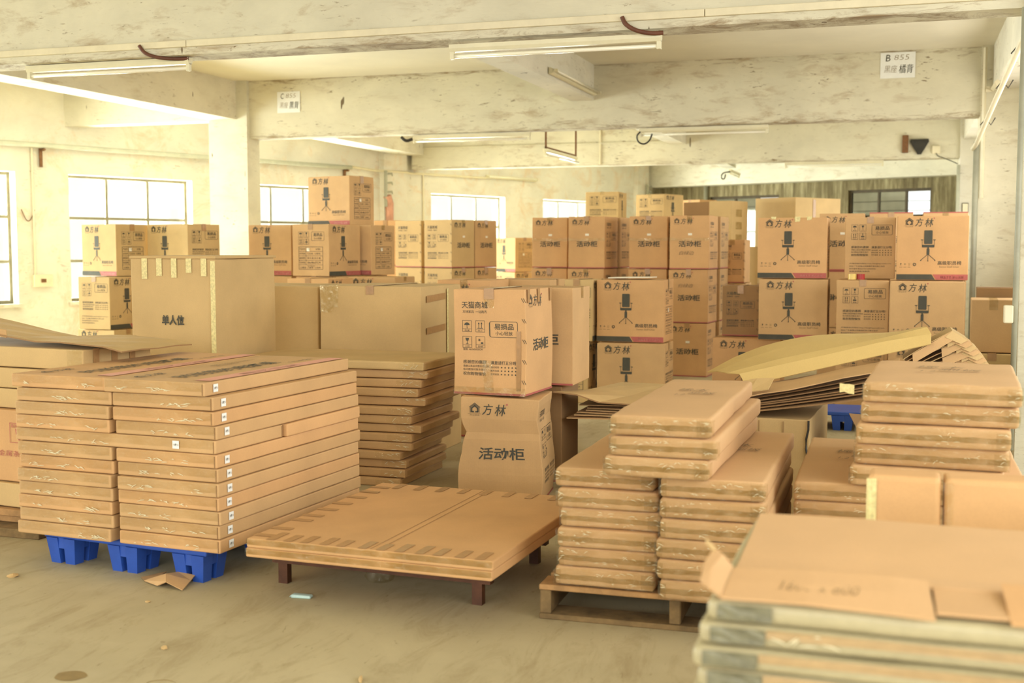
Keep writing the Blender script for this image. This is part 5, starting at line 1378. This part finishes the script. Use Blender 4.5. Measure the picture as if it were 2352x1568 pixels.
# handwritten notices on the second beam
def notice(label, x0, z0, x1, z1, l1a, l1b, l2a, l2b):
    w, h = x1 - x0, z1 - z0
    m = MB(); m.sheet([[(0, -.002, h), (w / 2, -.004, h), (w, -.002, h)], [(0, -.002, 0), (w / 2, -.004, 0), (w, -.003, 0)]], .001, M['paper'])
    o = m.build('paper_notice', None, (x0, 14.666, z0)); tag(o, label, 'notice', 'paper notices on the beam')
    P = Print(); P.zone('handwriting')
    P.text(l1a, w * .16, h * .66, w * .29, h * .92, 'ink', .0, .1); P.text(l1b, w * .40, h * .70, w * .82, h * .90, 'white', -.02, .2)
    P.zone('handwriting.001')
    P.text(l2a, w * .12, h * .22, w * .48, h * .50, 'ink_faint', -.012, .1); P.text(l2b, w * .54, h * .18, w * .94, h * .52, 'ink', .0, .1)
    for k, mm in enumerate(P.m):
        if mm == 'white': P.m[k] = 'ink_faint'
    P.apply(o, lambda u, v: (u, -.0062, v))
notice('white paper notice starting with letter C beside the pillar', -8.03, 3.25, -7.69, 3.53, 'C', '855', '黑座', '黑背')
notice('white paper notice starting with letter B near the slanting pipe', -.285, 3.38, .095, 3.67, 'B', '855', '黑座', '橘背')

# ------------------------------------------------------------------ litter on the floor
m = MB(); m.sheet([[(-.10, .06, .012), (0, .075, .035), (.09, .07, .03)], [(-.12, .0, .006), (-.01, .0, .045), (.10, .02, .02)], [(-.02, -.05, .006), (.03, -.06, .03), (.12, -.075, .006)]], .004, M['card'])
root = m.build('cardboard_scrap', None, (-2.99, 4.43, 0.0), R(0)); tag(root, 'torn brown cardboard scrap on the floor before the blue pallet', 'scrap')
m = MB(); m.sheet([[(-.17, .05, .004), (-.06, .08, .03)], [(-.13, .015, .004), (-.05, .03, .03)]], .004, M['card_dark']); m.build('torn_flap', root)
P = Print(); P.zone('handwriting'); P.text('Jna', .045, -.035, .095, -.005, 'ink', -.005, .3); P.apply(root, lambda u, v: (u, v, .034 - (u - .03) * .27))
m = MB(); rr = random.Random(6)
m.bm(bevel_box(.085, .040, .016, .006, 2, 8, .006, 66), M['cloth']); m.sheet([[(-.05, -.012, .004), (-.042, -.012, .010)], [(-.054, .004, .003), (-.042, .006, .012)]], .002, M['cloth'])
tag(m.build('crumpled_tissue', None, (-2.345, 4.43, 0), R(6), True), 'small pale blue crumpled tissue on the bare floor', 'tissue')
m = MB(); bm = bmesh.new(); bmesh.ops.create_icosphere(bm, subdivisions=3, radius=.05)
for v in bm.verts: v.co += noise.noise_vector(v.co * 30) * .018; v.co.z = max(v.co.z * .8 + .03, .0); v.co.x *= 1.3
m.bm(bm, M['gloss']); tag(m.build('plastic_bag', None, (-2.14, 4.77, 0), 0, True), 'scrunched clear plastic bag under the low steel frame', 'bag')
for k, (x, y, s, lab) in enumerate(((-3.72, 4.33, .022, 'crumpled scrap of paper at the far window side of the bare floor'), (-2.92, 4.18, .010, 'tiny crumb on the bare floor before the blue pallet'), (-2.52, 3.70, .014, 'tiny pale crumb in the middle of the bare floor'), (-1.70, 3.62, .018, 'thin wood splinter on the bare floor before the wooden pallet'))):
    bm = bmesh.new(); bmesh.ops.create_icosphere(bm, subdivisions=2, radius=s)
    for v in bm.verts:
        v.co += noise.noise_vector(v.co * 60 + Vector((k, 0, 0))) * s * .6; v.co.z = max(v.co.z * .4 + s * .25, 0)
        if k == 3: v.co.x *= .4; v.co.y *= 1.4
    m = MB(); m.bm(bm, M['card_olive']); tag(m.build('paper_scrap' if k != 3 else 'wood_splinter', None, (x, y, 0), .4), lab, 'scrap')
fl = bpy.data.objects['floor']
for x, y, rx, ry, mat in ((-2.66, 3.36, .055, .048, 'card_dark'), (-2.32, 3.38, .052, .045, None)):
    n = 28; P = [(x + rx * (1 + .06 * math.sin(5 * t)) * math.cos(t), y + ry * math.sin(t)) for t in (2 * PI * k / n for k in range(n))]
    m = MB()
    if mat: m.add([(a, b, .0008) for a, b in P], [tuple(range(n))], M['stain'])
    else: m.tube([(a, b, .0004) for a, b in P + P[:1]], .0016, M['stain'], 4, False)
    m.build('stain', fl)
